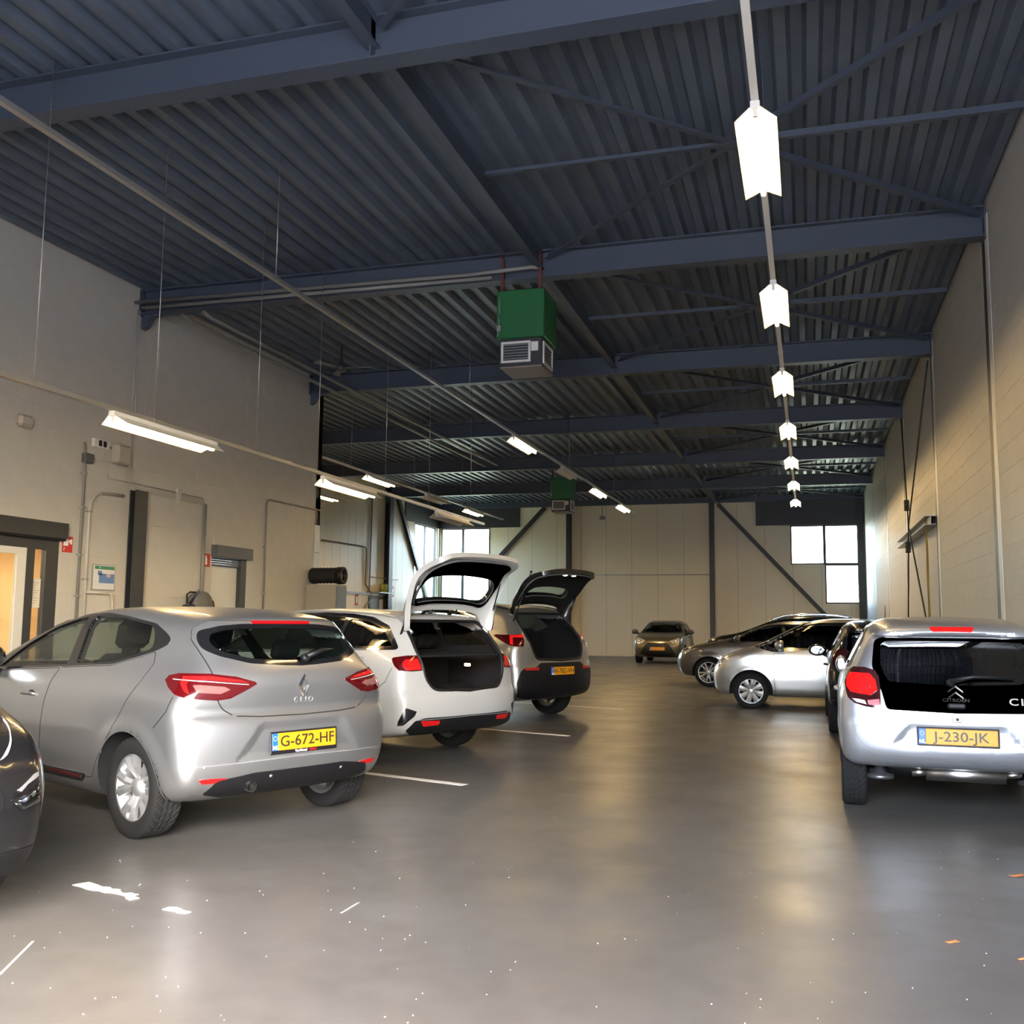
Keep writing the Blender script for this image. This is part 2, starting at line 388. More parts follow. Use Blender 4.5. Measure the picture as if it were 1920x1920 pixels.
def bar(name, p, q, w, d, m, label, cat, group=None):
    b = MB(); p = np.array(p); q = np.array(q); t = (q-p)/np.linalg.norm(q-p); n = np.array(d, float); s = np.cross(t, n); s /= np.linalg.norm(s); n = np.cross(s, t); V = []
    for e in (p, q):
        for a, c in ((-1, -1), (1, -1), (1, 1), (-1, 1)): V.append(e+s*a*w/2+n*c*w*.3)
    b.add(V, [(3,2,1,0), (4,5,6,7), (0,1,5,4), (1,2,6,5), (2,3,7,6), (3,0,4,7)])
    for e, k in ((p, 1), (q, -1)): c = e+t*k*.14; b.tube([c-n*.045, c+n*.045], .022, 8)
    o = b.build(name, m); return tag(o, label, cat, group)
bar('diagonal_brace', (-3.50, YB-.06, 6.36), (1.72, YB-.06, .62), .17, (0, 1, 0), M_DARKSTEEL, 'dark diagonal brace running down the back wall to the tall window column', 'brace')
bar('diagonal_brace', (-10.95, YB-.06, 6.40), (-13.35, YB-.06, 3.92), .17, (0, 1, 0), M_DARKSTEEL, 'dark diagonal brace falling across the back wall behind the raised tailgates', 'brace')
bar('diagonal_brace', (XW+.075, 36.95, 6.45), (XW+.075, 41.3, 1.2), .20, (1, 0, 0), M_DARKSTEEL, 'dark diagonal brace on the panelled side wall near the bright windows', 'brace')

# roof beams, ridge beam and wind bracing
def roof_beam(y, x0, x1, haunch=True):
    zb, zt, fw, tf = 6.25, ZD, .22, .02; b = MB()
    b.box((x0, y-fw/2, zb), (x1, y+fw/2, zb+tf)); b.box((x0, y-fw/2, zt-tf), (x1, y+fw/2, zt)); b.box((x0, y-.008, zb+tf), (x1, y+.008, zt-tf))
    r = b.build('roof_beam', M_BEAM)
    for x in (x0+.0, x1-.02):
        e = MB(); e.box((x, y-fw/2-.02, zb-.03), (x+.02, y+fw/2+.02, zt)); 
        for k in range(4):
            for s in (-1, 1): e.tube([(x-.012, y+s*.07, zb+.06+.09*k), (x+.032, y+s*.07, zb+.06+.09*k)], .013, 6)
        e.build('end_plate', M_BEAM, r)
    if haunch:
        h = MB(); h.prism([(x0, zb), (x0+.55, zb), (x0+.18, zb-.04), (x0+.08, zb-.20), (x0, zb-.24)], 1, y-.06, y+.06); h.build('haunch', M_BEAM, r)
    for x in (-3.55,): s = MB(); s.box((x-.008, y-fw/2+.005, zb+tf), (x+.008, y+fw/2-.005, zt-tf)); s.build('web_stiffener', M_BEAM, r)
    return r
for k, y in enumerate(BEAMS):
    o = roof_beam(y, XL if y < YEND else XW, XR)
    tag(o, 'deep blue-grey roof beam that carries the large green heater' if k == 1 else 'deep blue-grey roof beam across the hall, %s from the back wall' % ORD[5-k], 'beam', 'roof beams')
o = MB().box((XW, YB-.22, 6.42), (XR, YB-.02, ZD)).build('eaves_beam', M_BEAM); tag(o, 'dark steel edge beam along the top of the back wall', 'beam')
YS = [1.85]+BEAMS+[YB-.12]
for k in range(len(YS)-1):
    y0, y1 = YS[k]+.02, YS[k+1]-.02; b = MB(); b.box((-3.61, y0, 6.38), (-3.49, y1, 6.395)); b.box((-3.558, y0, 6.395), (-3.542, y1, ZD-.015)); b.box((-3.61, y0, ZD-.015), (-3.49, y1, ZD)); o = b.build('tie_beam', M_BEAM)
    tag(o, 'slim blue-grey lengthwise tie beam in the %s roof bay from the back wall' % ORD[6-k], 'beam', 'lengthwise tie beams')
    e = empty('wind_brace', (-.65, (y0+y1)/2, 6.50)); tag(e, 'crossed blue-grey bracing bars in the %s roof bay from the back wall' % ORD[6-k], 'brace', 'roof wind bracing')
    xm, ym = -.65, (y0+y1)/2; dx, dy = XR-.08-xm, (y1-y0)/2-.10
    for i, (ax, ay) in enumerate(((-2.80, -dy), (-2.80, dy), (dx, -dy), (dx, dy), (-2.82, 0), (dx, 0))):
        r = MB(); L = math.hypot(ax, ay); t = np.array([ax/L, ay/L, 0]); n = np.array([-t[1], t[0], 0]); p = t*.06; q = t*L; V = []
        for c in (p, q):
            for a, z in ((-.035, 0), (.035, 0), (.035, .008), (-.027, .008), (-.027, .07), (-.035, .07)): V.append(c+n*a+np.array([0, 0, z]))
        r.add(V, [(0,1,7,6), (1,2,8,7), (2,3,9,8), (3,4,10,9), (4,5,11,10), (5,0,6,11), (5,4,3,2,1,0), (6,7,8,9,10,11)]); r.build('bracing_bar', M_BEAM, e)
    g = MB(); g.prism([(-.16, -.03), (-.03, -.10), (.03, -.10), (.16, -.03), (.16, .03), (.03, .10), (-.03, .10), (-.16, .03)], 2, -.008, 0); g.build('gusset_plate', M_BEAM, e)

# right wall: column strips, horizontal rail, crossed rods
for k, y in enumerate(BEAMS):
    e = empty('wall_column', (XR, y-.02, 0)); tag(e, 'white column edge with dark joint in the right wall, %s from the back wall' % ORD[5-k], 'column', 'columns in the right wall')
    MB().box((-.006, -.21, 0), (.0, .01, 6.5)).build('white_flange', M_WHITEPAINT, e); MB().box((-.001, .012, 0), (.003, .25, 6.5)).build('dark_joint', M_DARKSTEEL, e)
e = empty('wall_rail', (XR, 22.1, 3.28)); tag(e, 'pale steel channel fixed along the right wall across the crossed rods', 'rail')
MB().box((-.10, -2.95, -.07), (-.085, 2.95, .07)).build('rail_web', M_WHITEPAINT, e)
for z in (-.08, .07): MB().box((-.19, -2.95, z), (-.0, 2.95, z+.012)).build('rail_flange', M_GALV, e)
e = empty('crossed_rods', (XR, 21.85, 3.42)); tag(e, 'crossed dark tension rods with turnbuckles on the right wall', 'brace')
for (ya, za), (yb_, zb) in (((-2.85, 2.75), (2.85, -3.1)), ((2.55, 2.75), (-2.75, -3.1))):
    MB().tube([(-.06, ya, za), (-.22, 0, 0), (-.06, yb_, zb)], .016, 8).build('rod', M_DARKSTEEL, e)
for z in (.45, -.42):
    t = MB()
    for k in range(5): t.lathe([(.03, -.025), (.055, -.02), (.055, .01), (.03, .025)], 12, axis=2, c=(-.24, 0, z-.1+.045*k))
    t.build('turnbuckle', M_DARKSTEEL, e)
b = MB()
for dy, n in ((0, 0), (.16, 1)): b.tube([(XR-.12, 19.55+dy+.03*math.sin(k*.9+n), 3.38-.145*k) for k in range(23)], .012, 6)
for k in range(6): b.tube([(XR-.14, 19.6+.05*math.cos(k), .05+.04*k), (XR-.10, 19.75+.05*math.sin(k*2), .07+.04*k)], .012, 6)
tag(b.build('hanging_strap', mat('strap_yellow', (.30, .22, .05), .7)), 'yellow-brown strap hanging from the pale rail on the right wall', 'strap')

# ------------------------------------------------------------------ lamps
M_TUBE = mat('lit_tube', (1, .9, .7), .4, emit=LAMP_COLOR, estr=LAMP_STRENGTH)
M_TUBEFAR = mat('bright_lit_tube', (1, .9, .7), .4, emit=LAMP_COLOR, estr=LAMP_FAR)
M_TUBEOFF = mat('unlit_tube', (.6, .6, .58), .3)
M_REFLECTOR = mat('lamp_reflector', (.80, .76, .66), .35)
def lamp_meshes(L):
    h = MB().box((-.035, 0, .0), (.035, L, .055)).mesh('housing'); w = []
    for s in (-1, 1):
        m = MB(); m.add([(s*.035, 0, .004), (s*.035, L, .004), (s*.155, L-.05, -.075), (s*.155, .05, -.075), (s*.037, 0, .012), (s*.037, L, .012), (s*.158, L-.05, -.068), (s*.158, .05, -.068)],
                        [(0,1,2,3)[::s], (4,5,6,7)[::-s], (0,1,5,4), (2,3,7,6), (0,3,7,4), (1,2,6,5)]); w.append(m.mesh('reflector'))
    t = MB(); 
    t.tube([(0, .05, -.035), (0, L-.05, -.035)], .021, 10)
    s = MB(); s.box((-.018, .0, -.055), (.018, .03, .0)); return h, w, t.mesh('tube'), s.mesh('lamp_holder')
_LM = {}
def lamp(x, y, z, lit, label, group, L=1.53):
    if L not in _LM: _LM[L] = lamp_meshes(L)
    h, w, t, s = _LM[L]; e = empty('strip_light', (x, y, z)); tag(e, label, 'lamp', group)
    obj('housing', h, M_WHITEPAINT, e)
    for q in w: obj('reflector', q, M_REFLECTOR, e)
    o = obj('tube', t.copy(), (M_TUBEFAR if y > 22 else M_TUBE) if lit else M_TUBEOFF, e); obj('lamp_holder', s, M_WHITEPAINT, e, (0, .02, 0)); obj('lamp_holder', s, M_WHITEPAINT, e, (0, L-.05, 0)); return e
def rail(x, y0, y1, z, label, m=M_WHITEPAINT):
    b = MB().box((x-.028, y0, z+.055), (x+.028, y1, z+.10)).build('lighting_rail', m)
    for k in range(int((y1-y0)/3)): c = MB().box((x-.033, y0+1.5+3*k, z+.057), (x+.033, y0+1.56+3*k, z+.105)); c.build('rail_coupling', m, b)
    tag(b, label, 'lighting rail'); return b
def wire(x, y, z, label='thin wire holding the low lighting rail by the left wall', group='suspension wires of the low rail'):
    b = MB().tube([(x, y, z), (x, y, ZD+.01)], .005, 6).build('suspension_wire', M_GALV); MB().box((x-.02, y-.02, z-.01), (x+.02, y+.02, z+.02)).build('wire_clip', M_GALV, b); tag(b, label, 'wire', group)
rail(-.295, 1.0, 34.0, 5.22, 'white lighting rail hung along the right side of the hall')
for k in range(7): lamp(-.295, 7.25+4.04*k, 5.22, True, 'lit strip light on the right-wall rail, %s from the back wall' % ORD[6-k], 'lights on the right rail')
for k in range(5):
    b = MB().tube([(-.295, 3.4+5.7*k, 5.30), (-.295, 3.4+5.7*k, ZD+.01)], .004, 6).build('suspension_wire', M_GALV); tag(b, 'thin wire holding the right-wall lighting rail, %s from its far end' % ORD[4-k], 'wire', 'suspension wires of the right rail')
rail(-5.66, 1.0, 33.6, 5.12, 'grey lighting rail hung along the middle of the hall', M_GALV)
for y, k in ((19.05, 2), (27.0, 1), (31.0, 0)): lamp(-5.66, y, 5.12, True, 'lit strip light on the middle rail, %s lit one from the back wall' % ORD[k], 'lit lights on the middle rail', 1.75)
lamp(-5.66, 23.2, 5.12, False, 'unlit strip light on the middle rail next to the far heater', None, 1.6)
for k, y in enumerate((9.6, 16.3, 24.0, 30.0)): wire(-5.66, y, 5.22, 'thin wire holding the middle lighting rail, %s from its far end' % ORD[3-k], 'suspension wires of the middle rail')
rail(-6.75, 1.5, 20.5, 3.43, 'low grey lighting rail near the left wall', M_GALV)
for y, l in ((8.35, 'bright strip light hung low on wires before the left wall'), (12.95, 'bright strip light hung low on wires in front of the wall end')): lamp(-6.75, y, 3.43, True, l, None, 1.85)
lamp(-6.75, 17.6, 3.43, False, 'unlit strip light at the far end of the low rail', None, 1.85)
for k, y in enumerate((7.28, 9.04, 11.12, 12.79, 15.2, 17.2, 19.6)): wire(-6.75, y, 3.52, 'thin wire of the low rail by the left wall, %s from its far end' % ORD[6-k])
rail(-10.45, 19.8, 34.0, 4.98, 'lighting rail in the wide far part of the hall, by the side wall')
for y, l in ((22.4, 'lit strip light on the side-wall rail, just past the near left wall'), (29.9, 'lit strip light on the far side-wall rail, towards the bright windows')): lamp(-10.45, y, 4.98, True, l, 'lights in the wide part', 1.75)
lamp(-10.45, 26.4, 4.98, False, 'unlit strip light between two lit ones in the wide far part of the hall', None, 1.75)
rail(-13.4, 19.8, 28.0, 4.98, 'added lighting rail, out of view in the recess behind the near left wall')  # added rail and lamps, hidden from the camera, to brighten the side wall
for y, l in ((20.6, 'added fill light, out of view in the recess behind the near left wall'), (25.0, 'added fill light farther along the unseen rail in the recess behind the left wall')): lamp(-13.4, y, 4.98, True, l, None, 1.75)
for k, y in enumerate((20.2, 27.0)): wire(-13.4, y, 5.06, 'thin wire holding the added rail in the recess, %s from its far end' % ORD[1-k], 'suspension wires of the added recess rail')
for k, y in enumerate((21.5, 25.5, 29.5)): wire(-10.45, y, 5.06, 'thin wire holding the side-wall lighting rail, %s from its far end' % ORD[2-k], 'suspension wires of the far rail')

# ------------------------------------------------------------------ heaters, pipes, fan
M_GREEN = mat('heater_green', (.012, .115, .035), .45); M_REDOX = mat('red_oxide', (.10, .022, .020), .6)
def heater(x, y, label):
    e = empty('air_heater', (x, y, 4.95)); tag(e, label, 'heater'); 
    MB().cham((0, 0, .42), (.70, .72, 1.12), .012).build('green_casing', M_GREEN, e)
    MB().box((.012, -.006, .43), (.69, .0, 1.10)).build('front_panel', M_GREEN, e)
    MB().cham((.04, .03, .02), (.66, .69, .42), .01).build('outlet_box', M_DARKSTEEL, e)
    MB().box((.05, .04, 0), (.65, .68, .022)).build('base_plate', mat('heater_base', (.22, .18, .15), .5), e)
    for nm, ax in (('front', 0), ('side', 1)):
        f = MB(); a0, a1, z0, z1 = (.10, .47, .10, .34) if ax == 0 else (.12, .56, .08, .34)
        def bx(u0, u1, v0, v1, d0, d1): f.box((u0, .03-d1, v0), (u1, .03-d0, v1)) if ax == 0 else f.box((.66+d0, u0, v0), (.66+d1, u1, v1))
        for q in ((a0-.03, a1+.03, z0-.03, z0), (a0-.03, a1+.03, z1, z1+.03), (a0-.03, a0, z0, z1), (a1, a1+.03, z0, z1)): bx(*q, 0, .02)
        g = f.build('grille_frame', M_WHITEPAINT, e)
        for k in range(6):
            f = MB(); z = z0+.02+k*(z1-z0)/6; bx(a0, a1, z, z+.012, .002, .014); f.build('grille_slat', M_GALV, g)
    MB().box((.51, .012, .22), (.61, .03, .35)).build('rating_plate', M_WHITEPAINT, e)
    v = MB(); v.box((.02, -.05, .52), (.08, -.005, .60)); v.tube([(.05, -.03, .60), (.05, -.03, .78)], .012, 8); v.tube([(.03, -.03, .45), (.07, -.04, .70)], .010, 6); v.tube([(.05, -.02, .78), (.05, -.02, 1.05)], .006, 6); v.build('gas_valve', M_GALV, e)
    for xx in (.07, .63):
        h = MB().box((xx-.022, .02, 1.10), (xx+.022, .06, 1.60)); h.box((xx-.05, .0, 1.06), (xx+.07, .08, 1.10)); h.tube([(xx, .04, 1.6), (xx, .04, ZD-4.97)], .012, 8); h.build('hanger', M_REDOX, e)
    return e
heater(-4.15, 13.07, 'large green hanging air heater below the second roof beam')
heater(-7.95, 31.0, 'smaller-looking green air heater hanging far down the hall')
def pipe(name, pts, r, m, label, cat='pipe', group=None): return tag(MB().tube(pts, r, 10).build(name, m), label, cat, group)
pipe('gas_pipe', [(XL-.02, 13.02, 6.40), (-4.5, 13.02, 6.33), (-3.6, 13.02, 6.36), (-3.55, 13.10, 6.36)], .03, M_GREYPIPE, 'upper grey pipe running across below the second roof beam to the heater')
pipe('gas_pipe', [(XL+.15, 13.0, 6.29), (-4.2, 13.0, 6.25)], .028, M_GREYPIPE, 'lower grey pipe running across below the second roof beam')
for x, z, l in ((-8.98, 6.14, 'long grey pipe under the beams, the one farther from the left wall'), (-9.36, 6.12, 'long grey pipe under the beams, the one closer to the left wall')): pipe('heating_pipe', [(x, 13.10, z+.03), (x, 13.3, z), (x, 18, z), (x, 28.5, z)], .034, M_GREYPIPE, l, 'pipe', 'lengthwise grey pipes')
e = empty('ceiling_fan', (-8.53, 17.0, 6.22)); tag(e, 'dark ceiling fan on a short rod beyond the second beam', 'fan')
MB().tube([(0, 0, 0), (0, 0, .44)], .02, 8).build('fan_rod', M_DARKSTEEL, e); MB().lathe([(0, -.06), (.06, -.06), (.10, -.02), (.09, .05), (.04, .10), (.03, .2)], 20, axis=2).build('fan_motor', M_DARKSTEEL, e)
for k in range(3):
    t = k*2.094+.1; c, s = math.cos(t), math.sin(t); V = [(r*c-w*s, r*s+w*c, z) for r, w, z in ((.1, -.04, .0), (.62, -.07, -.015), (.62, .07, .015), (.1, .04, .01))]
    MB().add(V+[(x, y, z+.008) for x, y, z in V], [(3,2,1,0), (4,5,6,7), (0,1,5,4), (1,2,6,5), (2,3,7,6), (3,0,4,7)]).build('fan_blade', M_GREYPIPE, e)

# ------------------------------------------------------------------ car bodies as smooth distance fields
def chaikin(P, n=2):
    P = np.asarray(P, float)
    for _ in range(n):
        Q = np.roll(P, -1, 0); P = np.stack([P*.75+Q*.25, P*.25+Q*.75], 1).reshape(-1, 2)
    return P
def poly_sdf(P, U, V):
    d = np.full(U.shape, 1e9); ins = np.zeros(U.shape, bool); n = len(P)
    for i in range(n):
        ax, ay = P[i]; bx, by = P[(i+1) % n]; ex, ey = bx-ax, by-ay
        px, py = U-ax, V-ay; t = np.clip((px*ex+py*ey)/(ex*ex+ey*ey+1e-12), 0, 1)
        d = np.minimum(d, (px-t*ex)**2+(py-t*ey)**2)
        c = ((ay > V) != (by > V)); 
        if abs(ey) > 1e-12: ins ^= c & (U < ax+ex*(V-ay)/ey)
    d = np.sqrt(d); return np.where(ins, -d, d)
class Lut2:
    def __init__(s, P, step=.01, pad=.4):
        P = np.asarray(P, float); s.lo = P.min(0)-pad; s.step = step; n = np.ceil((P.max(0)+pad-s.lo)/step).astype(int)+1
        U, V = np.meshgrid(s.lo[0]+np.arange(n[0])*step, s.lo[1]+np.arange(n[1])*step, indexing='ij')
        s.g = poly_sdf(P, U, V).astype(np.float32); s.n = n
    def __call__(s, u, v):
        a = np.clip((u-s.lo[0])/s.step, 0, s.n[0]-1.001); b = np.clip((v-s.lo[1])/s.step, 0, s.n[1]-1.001)
        i = a.astype(np.int32); j = b.astype(np.int32); fa = a-i; fb = b-j; g = s.g
        return (g[i, j]*(1-fa)+g[i+1, j]*fa)*(1-fb)+(g[i, j+1]*(1-fa)+g[i+1, j+1]*fa)*fb
class Lut1:
    def __init__(s, T, sig=.03, step=.01):
        T = np.array(T, float); s.lo = T[0, 0]-.3; x = np.arange(s.lo, T[-1, 0]+.3, step); y = np.interp(x, T[:, 0], T[:, 1])
        k = np.exp(-.5*(np.arange(-20, 21)*step/sig)**2); k /= k.sum(); s.y = np.convolve(np.pad(y, 20, mode='edge'), k, 'valid'); s.step = step
    def __call__(s, x):
        a = np.clip((x-s.lo)/s.step, 0, len(s.y)-1.001); i = a.astype(np.int32); f = a-i; return s.y[i]*(1-f)+s.y[i+1]*f
def smax(a, b, k):
    h = np.maximum(k-np.abs(a-b), 0)/k; return np.maximum(a, b)+h*h*k*.25
def sstep(x, a, b):
    t = np.clip((x-a)/(b-a), 0, 1); return t*t*(3-2*t)

def dual_contour(f, lo, hi, h):
    lo = np.array(lo, float); n = np.ceil((np.array(hi)-lo)/h).astype(int)+1
    ax = [lo[i]+np.arange(n[i])*h for i in range(3)]
    G = np.stack(np.meshgrid(*ax, indexing='ij'), -1).reshape(-1, 3); v = f(G).reshape(n).astype(np.float32); sg = v < 0
    pts, cells, quads = [], [], []; nc = n-1; E = np.eye(3, dtype=int)
    def cid(i): return (i[:, 0]*nc[1]+i[:, 1])*nc[2]+i[:, 2]
    for a in range(3):
        s0 = [slice(None)]*3; s1 = [slice(None)]*3; s0[a] = slice(0, -1); s1[a] = slice(1, None)
        idx = np.argwhere(sg[tuple(s0)] != sg[tuple(s1)])
        b, c = [(1, 2), (2, 0), (0, 1)][a]
        ok = (idx[:, b] > 0) & (idx[:, c] > 0) & (idx[:, b] < n[b]-1) & (idx[:, c] < n[c]-1); idx = idx[ok]
        v0 = v[tuple(idx.T)]; v1 = v[tuple((idx+E[a]).T)]; t = v0/(v0-v1)
        P = lo+idx*h; P[:, a] += t*h
        c4 = np.stack([cid(idx-E[b]-E[c]), cid(idx-E[c]), cid(idx), cid(idx-E[b])], 1)
        fl = v0 >= 0; q = c4.copy(); q[fl] = q[fl][:, ::-1]
        pts.append(P); cells.append(c4); quads.append(q)
    P = np.concatenate(pts); C4 = np.concatenate(cells); Q = np.concatenate(quads)
    N = grad(f, P, .003)
    cell = C4.ravel(); pid = np.repeat(np.arange(len(P)), 4); u, inv = np.unique(cell, return_inverse=True); m = len(u)
    cnt = np.bincount(inv, minlength=m).astype(float)
    mass = np.stack([np.bincount(inv, P[pid, i], m) for i in range(3)], 1)/cnt[:, None]
    Np = N[pid]; b = np.einsum('ij,ij->i', Np, P[pid]-mass[inv])
    A = np.zeros((m, 3, 3)); B = np.zeros((m, 3))
    for i in range(3):
        B[:, i] = np.bincount(inv, Np[:, i]*b, m)
        for j in range(i, 3): A[:, i, j] = A[:, j, i] = np.bincount(inv, Np[:, i]*Np[:, j], m)
    A += np.eye(3)*(.08*cnt)[:, None, None]
    X = mass+np.linalg.solve(A, B[:, :, None])[:, :, 0]
    ci = np.stack([u//(nc[1]*nc[2]), (u//nc[2]) % nc[1], u % nc[2]], 1); cl = lo+ci*h
    X = np.clip(X, cl-.2*h, cl+1.2*h)
    F = np.searchsorted(u, Q)
    return X, F
def grad(f, P, e=.004):
    g = np.zeros((len(P), 3))
    for s in ((1, 1, 1), (1, -1, -1), (-1, 1, -1), (-1, -1, 1)):
        s = np.array(s, float); g += s*f(P+s*e)[:, None]
    return g/np.maximum(np.linalg.norm(g, axis=1, keepdims=True), 1e-9)
def corner_normals(V, F, vn):
    a, b, c, d = (V[F[:, i]] for i in range(4)); fn = np.cross(c-a, d-b); fn /= np.maximum(np.linalg.norm(fn, axis=1, keepdims=True), 1e-12)
    ln = vn[F]; dt = np.einsum('fki,fi->fk', ln, fn); ln = np.where(dt[:, :, None] > .9, ln, fn[:, None, :])
    return ln.reshape(-1, 3)

def dens(P, step, closed=True):
    """resample an outline so that no edge is longer than step"""
    P = [np.asarray(p, float) for p in P]; out = []; n = len(P)
    for i in range(n if closed else n-1):
        a, b = P[i], P[(i+1) % n]; k = max(1, int(math.ceil(np.linalg.norm(b-a)/step)))
        out += [a+(b-a)*j/k for j in range(k)]
    if not closed: out.append(P[-1])
    return np.array(out)
def rnd(P, r=.02, n=4):
    """round the corners of a closed 2D or 3D outline"""
    P = [np.asarray(p, float) for p in P]; out = []; m = len(P)
    for i in range(m):
        a, b, c = P[i-1], P[i], P[(i+1) % m]; la, lc = np.linalg.norm(a-b), np.linalg.norm(c-b)
        p0 = b+(a-b)*min(.45, r/(la+1e-9)); p1 = b+(c-b)*min(.45, r/(lc+1e-9))
        for j in range(n+1):
            t = j/n; out.append((1-t)**2*p0+2*t*(1-t)*b+t*t*p1)
    return np.array(out)
def in_poly(P, q):
    return poly_sdf(np.asarray(P, float), q[:, 0], q[:, 1]) < 0

class Car:
    def __init__(s, name, label, org, head, side, wz, plan, W, res=.026, kr=.08, kf=.07, pw=3.0, crown=.03, belt=.95, k=.10, xm=1.3,
                 wb=2.5, rt=.31, track=.74, flare=.012, arch=.045, zfloor=.33, xfire=2.3, cab0=-.3, group=None, cut=None, tw=.2, shell=.05, planup=None, krup=None):
        s.W = W; s.kr = kr; s.kf = kf; s.pw = pw; s.crown = crown; s.belt = belt; s.k = k; s.xm = xm; s.res = res; s.wb = wb; s.rt = rt
        s.track = track; s.flare = flare; s.arch = arch; s.zfloor = zfloor; s.xfire = xfire; s.cut = cut; s.tw = tw; s.shell = shell; s.cab0 = cab0
        s.sp = chaikin(side, 2); s.side = Lut2(s.sp); s.wz = Lut1(wz); s.plan = Lut1(plan, .12); s.planup = Lut1(planup or plan, .12); s.krup = krup if krup is not None else kr; s.open = None
        s.win = []; s.holes = []
        s.org = np.array([*org, 0.0]); a = math.radians(head); s.fx = np.array([math.cos(a), math.sin(a), 0]); s.ly = np.array([-math.sin(a), math.cos(a), 0])
        s.root = empty(name, (*org, 0), a); tag(s.root, label, 'car', group)
        s.x0, s.x1 = s.sp[:, 0].min(), s.sp[:, 0].max(); s.z1 = s.sp[:, 1].max()
    # --- fields
    def outer(s, P):
        x, y, z = P[:, 0], P[:, 1], P[:, 2]; ay = np.abs(y); q = np.minimum(ay/s.W, 1.25)
        up = sstep(z, s.belt-.12, s.belt+.22); kk = np.where(x < s.xm, s.kr+(s.krup-s.kr)*up, s.kf); xw = s.xm+(x-s.xm)*(1+kk*q**s.pw)
        zw = z+s.crown*q*q*sstep(z, s.belt, s.belt+.35)
        pl = s.plan(x); h = s.wz(z)*(pl+(s.planup(x)-pl)*up)
        if s.flare:
            for xa in (0, s.wb):
                r = np.sqrt((x-xa)**2+(z-s.rt)**2); h = h+s.flare*sstep(r, s.rt+.16, s.rt+.05)
        d = smax(s.side(xw, zw), (ay-h)*.97, s.k)
        if s.cut is not None: d = s.cut(x, y, z, d)
        return d
    def full(s, P):
        x, y, z = P[:, 0], P[:, 1], P[:, 2]; ay = np.abs(y); d0 = s.outer(P)
        cav = np.maximum(np.maximum(d0+s.shell, s.zfloor-z), np.maximum(x-s.xfire, -x+s.cab0-.9))
        for xa in (0, s.wb): cav = np.maximum(cav, -np.maximum(np.sqrt((x-xa)**2+(z-s.rt)**2)-(s.rt+s.arch+.045), s.track-s.tw*.5-.21-ay))
        d = np.maximum(d0, -cav)
        for kind, lut in s.win:
            if kind == 's': pr = np.maximum(lut(x, z), .3-ay)
            elif kind == 'r': pr = np.maximum(lut(y, z), x-.35)
            else: pr = np.maximum(lut(y, z), s.xfire-1.0-x)
            d = np.maximum(d, -pr)
        if s.open is not None: d = np.maximum(d, -np.maximum(s.open(y, z), x-s.open_x))
        for xa in (0, s.wb):
            r = np.sqrt((x-xa)**2+(z-s.rt)**2)-(s.rt+s.arch); d = np.maximum(d, -np.maximum(r, s.track-s.tw*.5-.16-ay))
        return d
    def window(s, kind, P):
        s.win.append((kind, Lut2(np.asarray(P, float), .012, .25)))
    def body(s, paint_m):
        lo = (s.x0-.06, -s.W-.1, .1); hi = (s.x1+.06, s.W+.1, s.z1+.06)
        V, F = dual_contour(s.full, lo, hi, s.res); vn = grad(s.full, V)
        me = np_mesh('body', V, F, loopn=corner_normals(V, F, vn))
        me.materials.append(paint_m); me.materials.append(M_INT2); me.materials.append(M_HEADLINER)
        c = V[F].mean(1); d = s.outer(c); fn = np.cross(V[F[:, 2]]-V[F[:, 0]], V[F[:, 3]]-V[F[:, 1]]); fn /= np.maximum(np.linalg.norm(fn, axis=1, keepdims=True), 1e-9)
        mi = np.where((d < -.015) | (np.einsum('ij,ij->i', fn, grad(s.outer, c)) < .75), 1, 0)
        mi = np.where((mi == 1) & (c[:, 2] > s.z1-.22) & (fn[:, 2] < 0), 2, mi)
        if len(me.polygons) == len(mi): me.polygons.foreach_set('material_index', mi.astype(np.int32))
        s.bodyo = obj('body', me, None, s.root); return s.bodyo
    # --- projecting outlines onto the skin
    def trace(s, O, D, it=36):
        O = np.asarray(O, float); D = np.asarray(D, float); t = np.zeros(len(O))
        for _ in range(it):
            d = s.outer(O+D*t[:, None]); t = t+np.clip(d, -.1, .6)*.9
            if np.abs(d).max() < .0004: break
        P = O+D*t[:, None]; return P, np.abs(s.outer(P)) < .004
    def px(s, pts):
        """photo pixels -> points on this car's skin (car coordinates)"""
        D = np.array([px_ray(*p) for p in pts]); D /= np.linalg.norm(D, axis=1, keepdims=True)
        Dl = np.stack([D@s.fx, D@s.ly, D[:, 2]], 1); c = np.array([0, 0, CAM_H])-s.org; Cl = np.array([c@s.fx, c@s.ly, c[2]])
        t0 = np.maximum(0, np.linalg.norm(Cl[:2])-4.2); P, ok = s.trace(Cl+Dl*t0, Dl, 60); return P
    def pr(s, kind, pts):
        """'r' rear (y,z), 'f' front (y,z), 'l' left side (x,z) -> points on the skin"""
        a = {'r': 0, 'f': math.pi, 'l': -math.pi/2}[kind]; pts = np.asarray(pts, float)
        sx = pts[:, 0]*(-1 if kind == 'f' else 1); return s.map(a, np.stack([sx, pts[:, 1]], 1))[0]
    def map(s, a, uv):
        d = np.array([math.cos(a), math.sin(a), 0]); e = np.array([-math.sin(a), math.cos(a), 0])
        O = uv[:, :1]*e-d*(4.4 if d[0] < -.5 else 1.9); O[:, 2] = uv[:, 1]; return s.trace(O, np.repeat(d[None], len(O), 0))
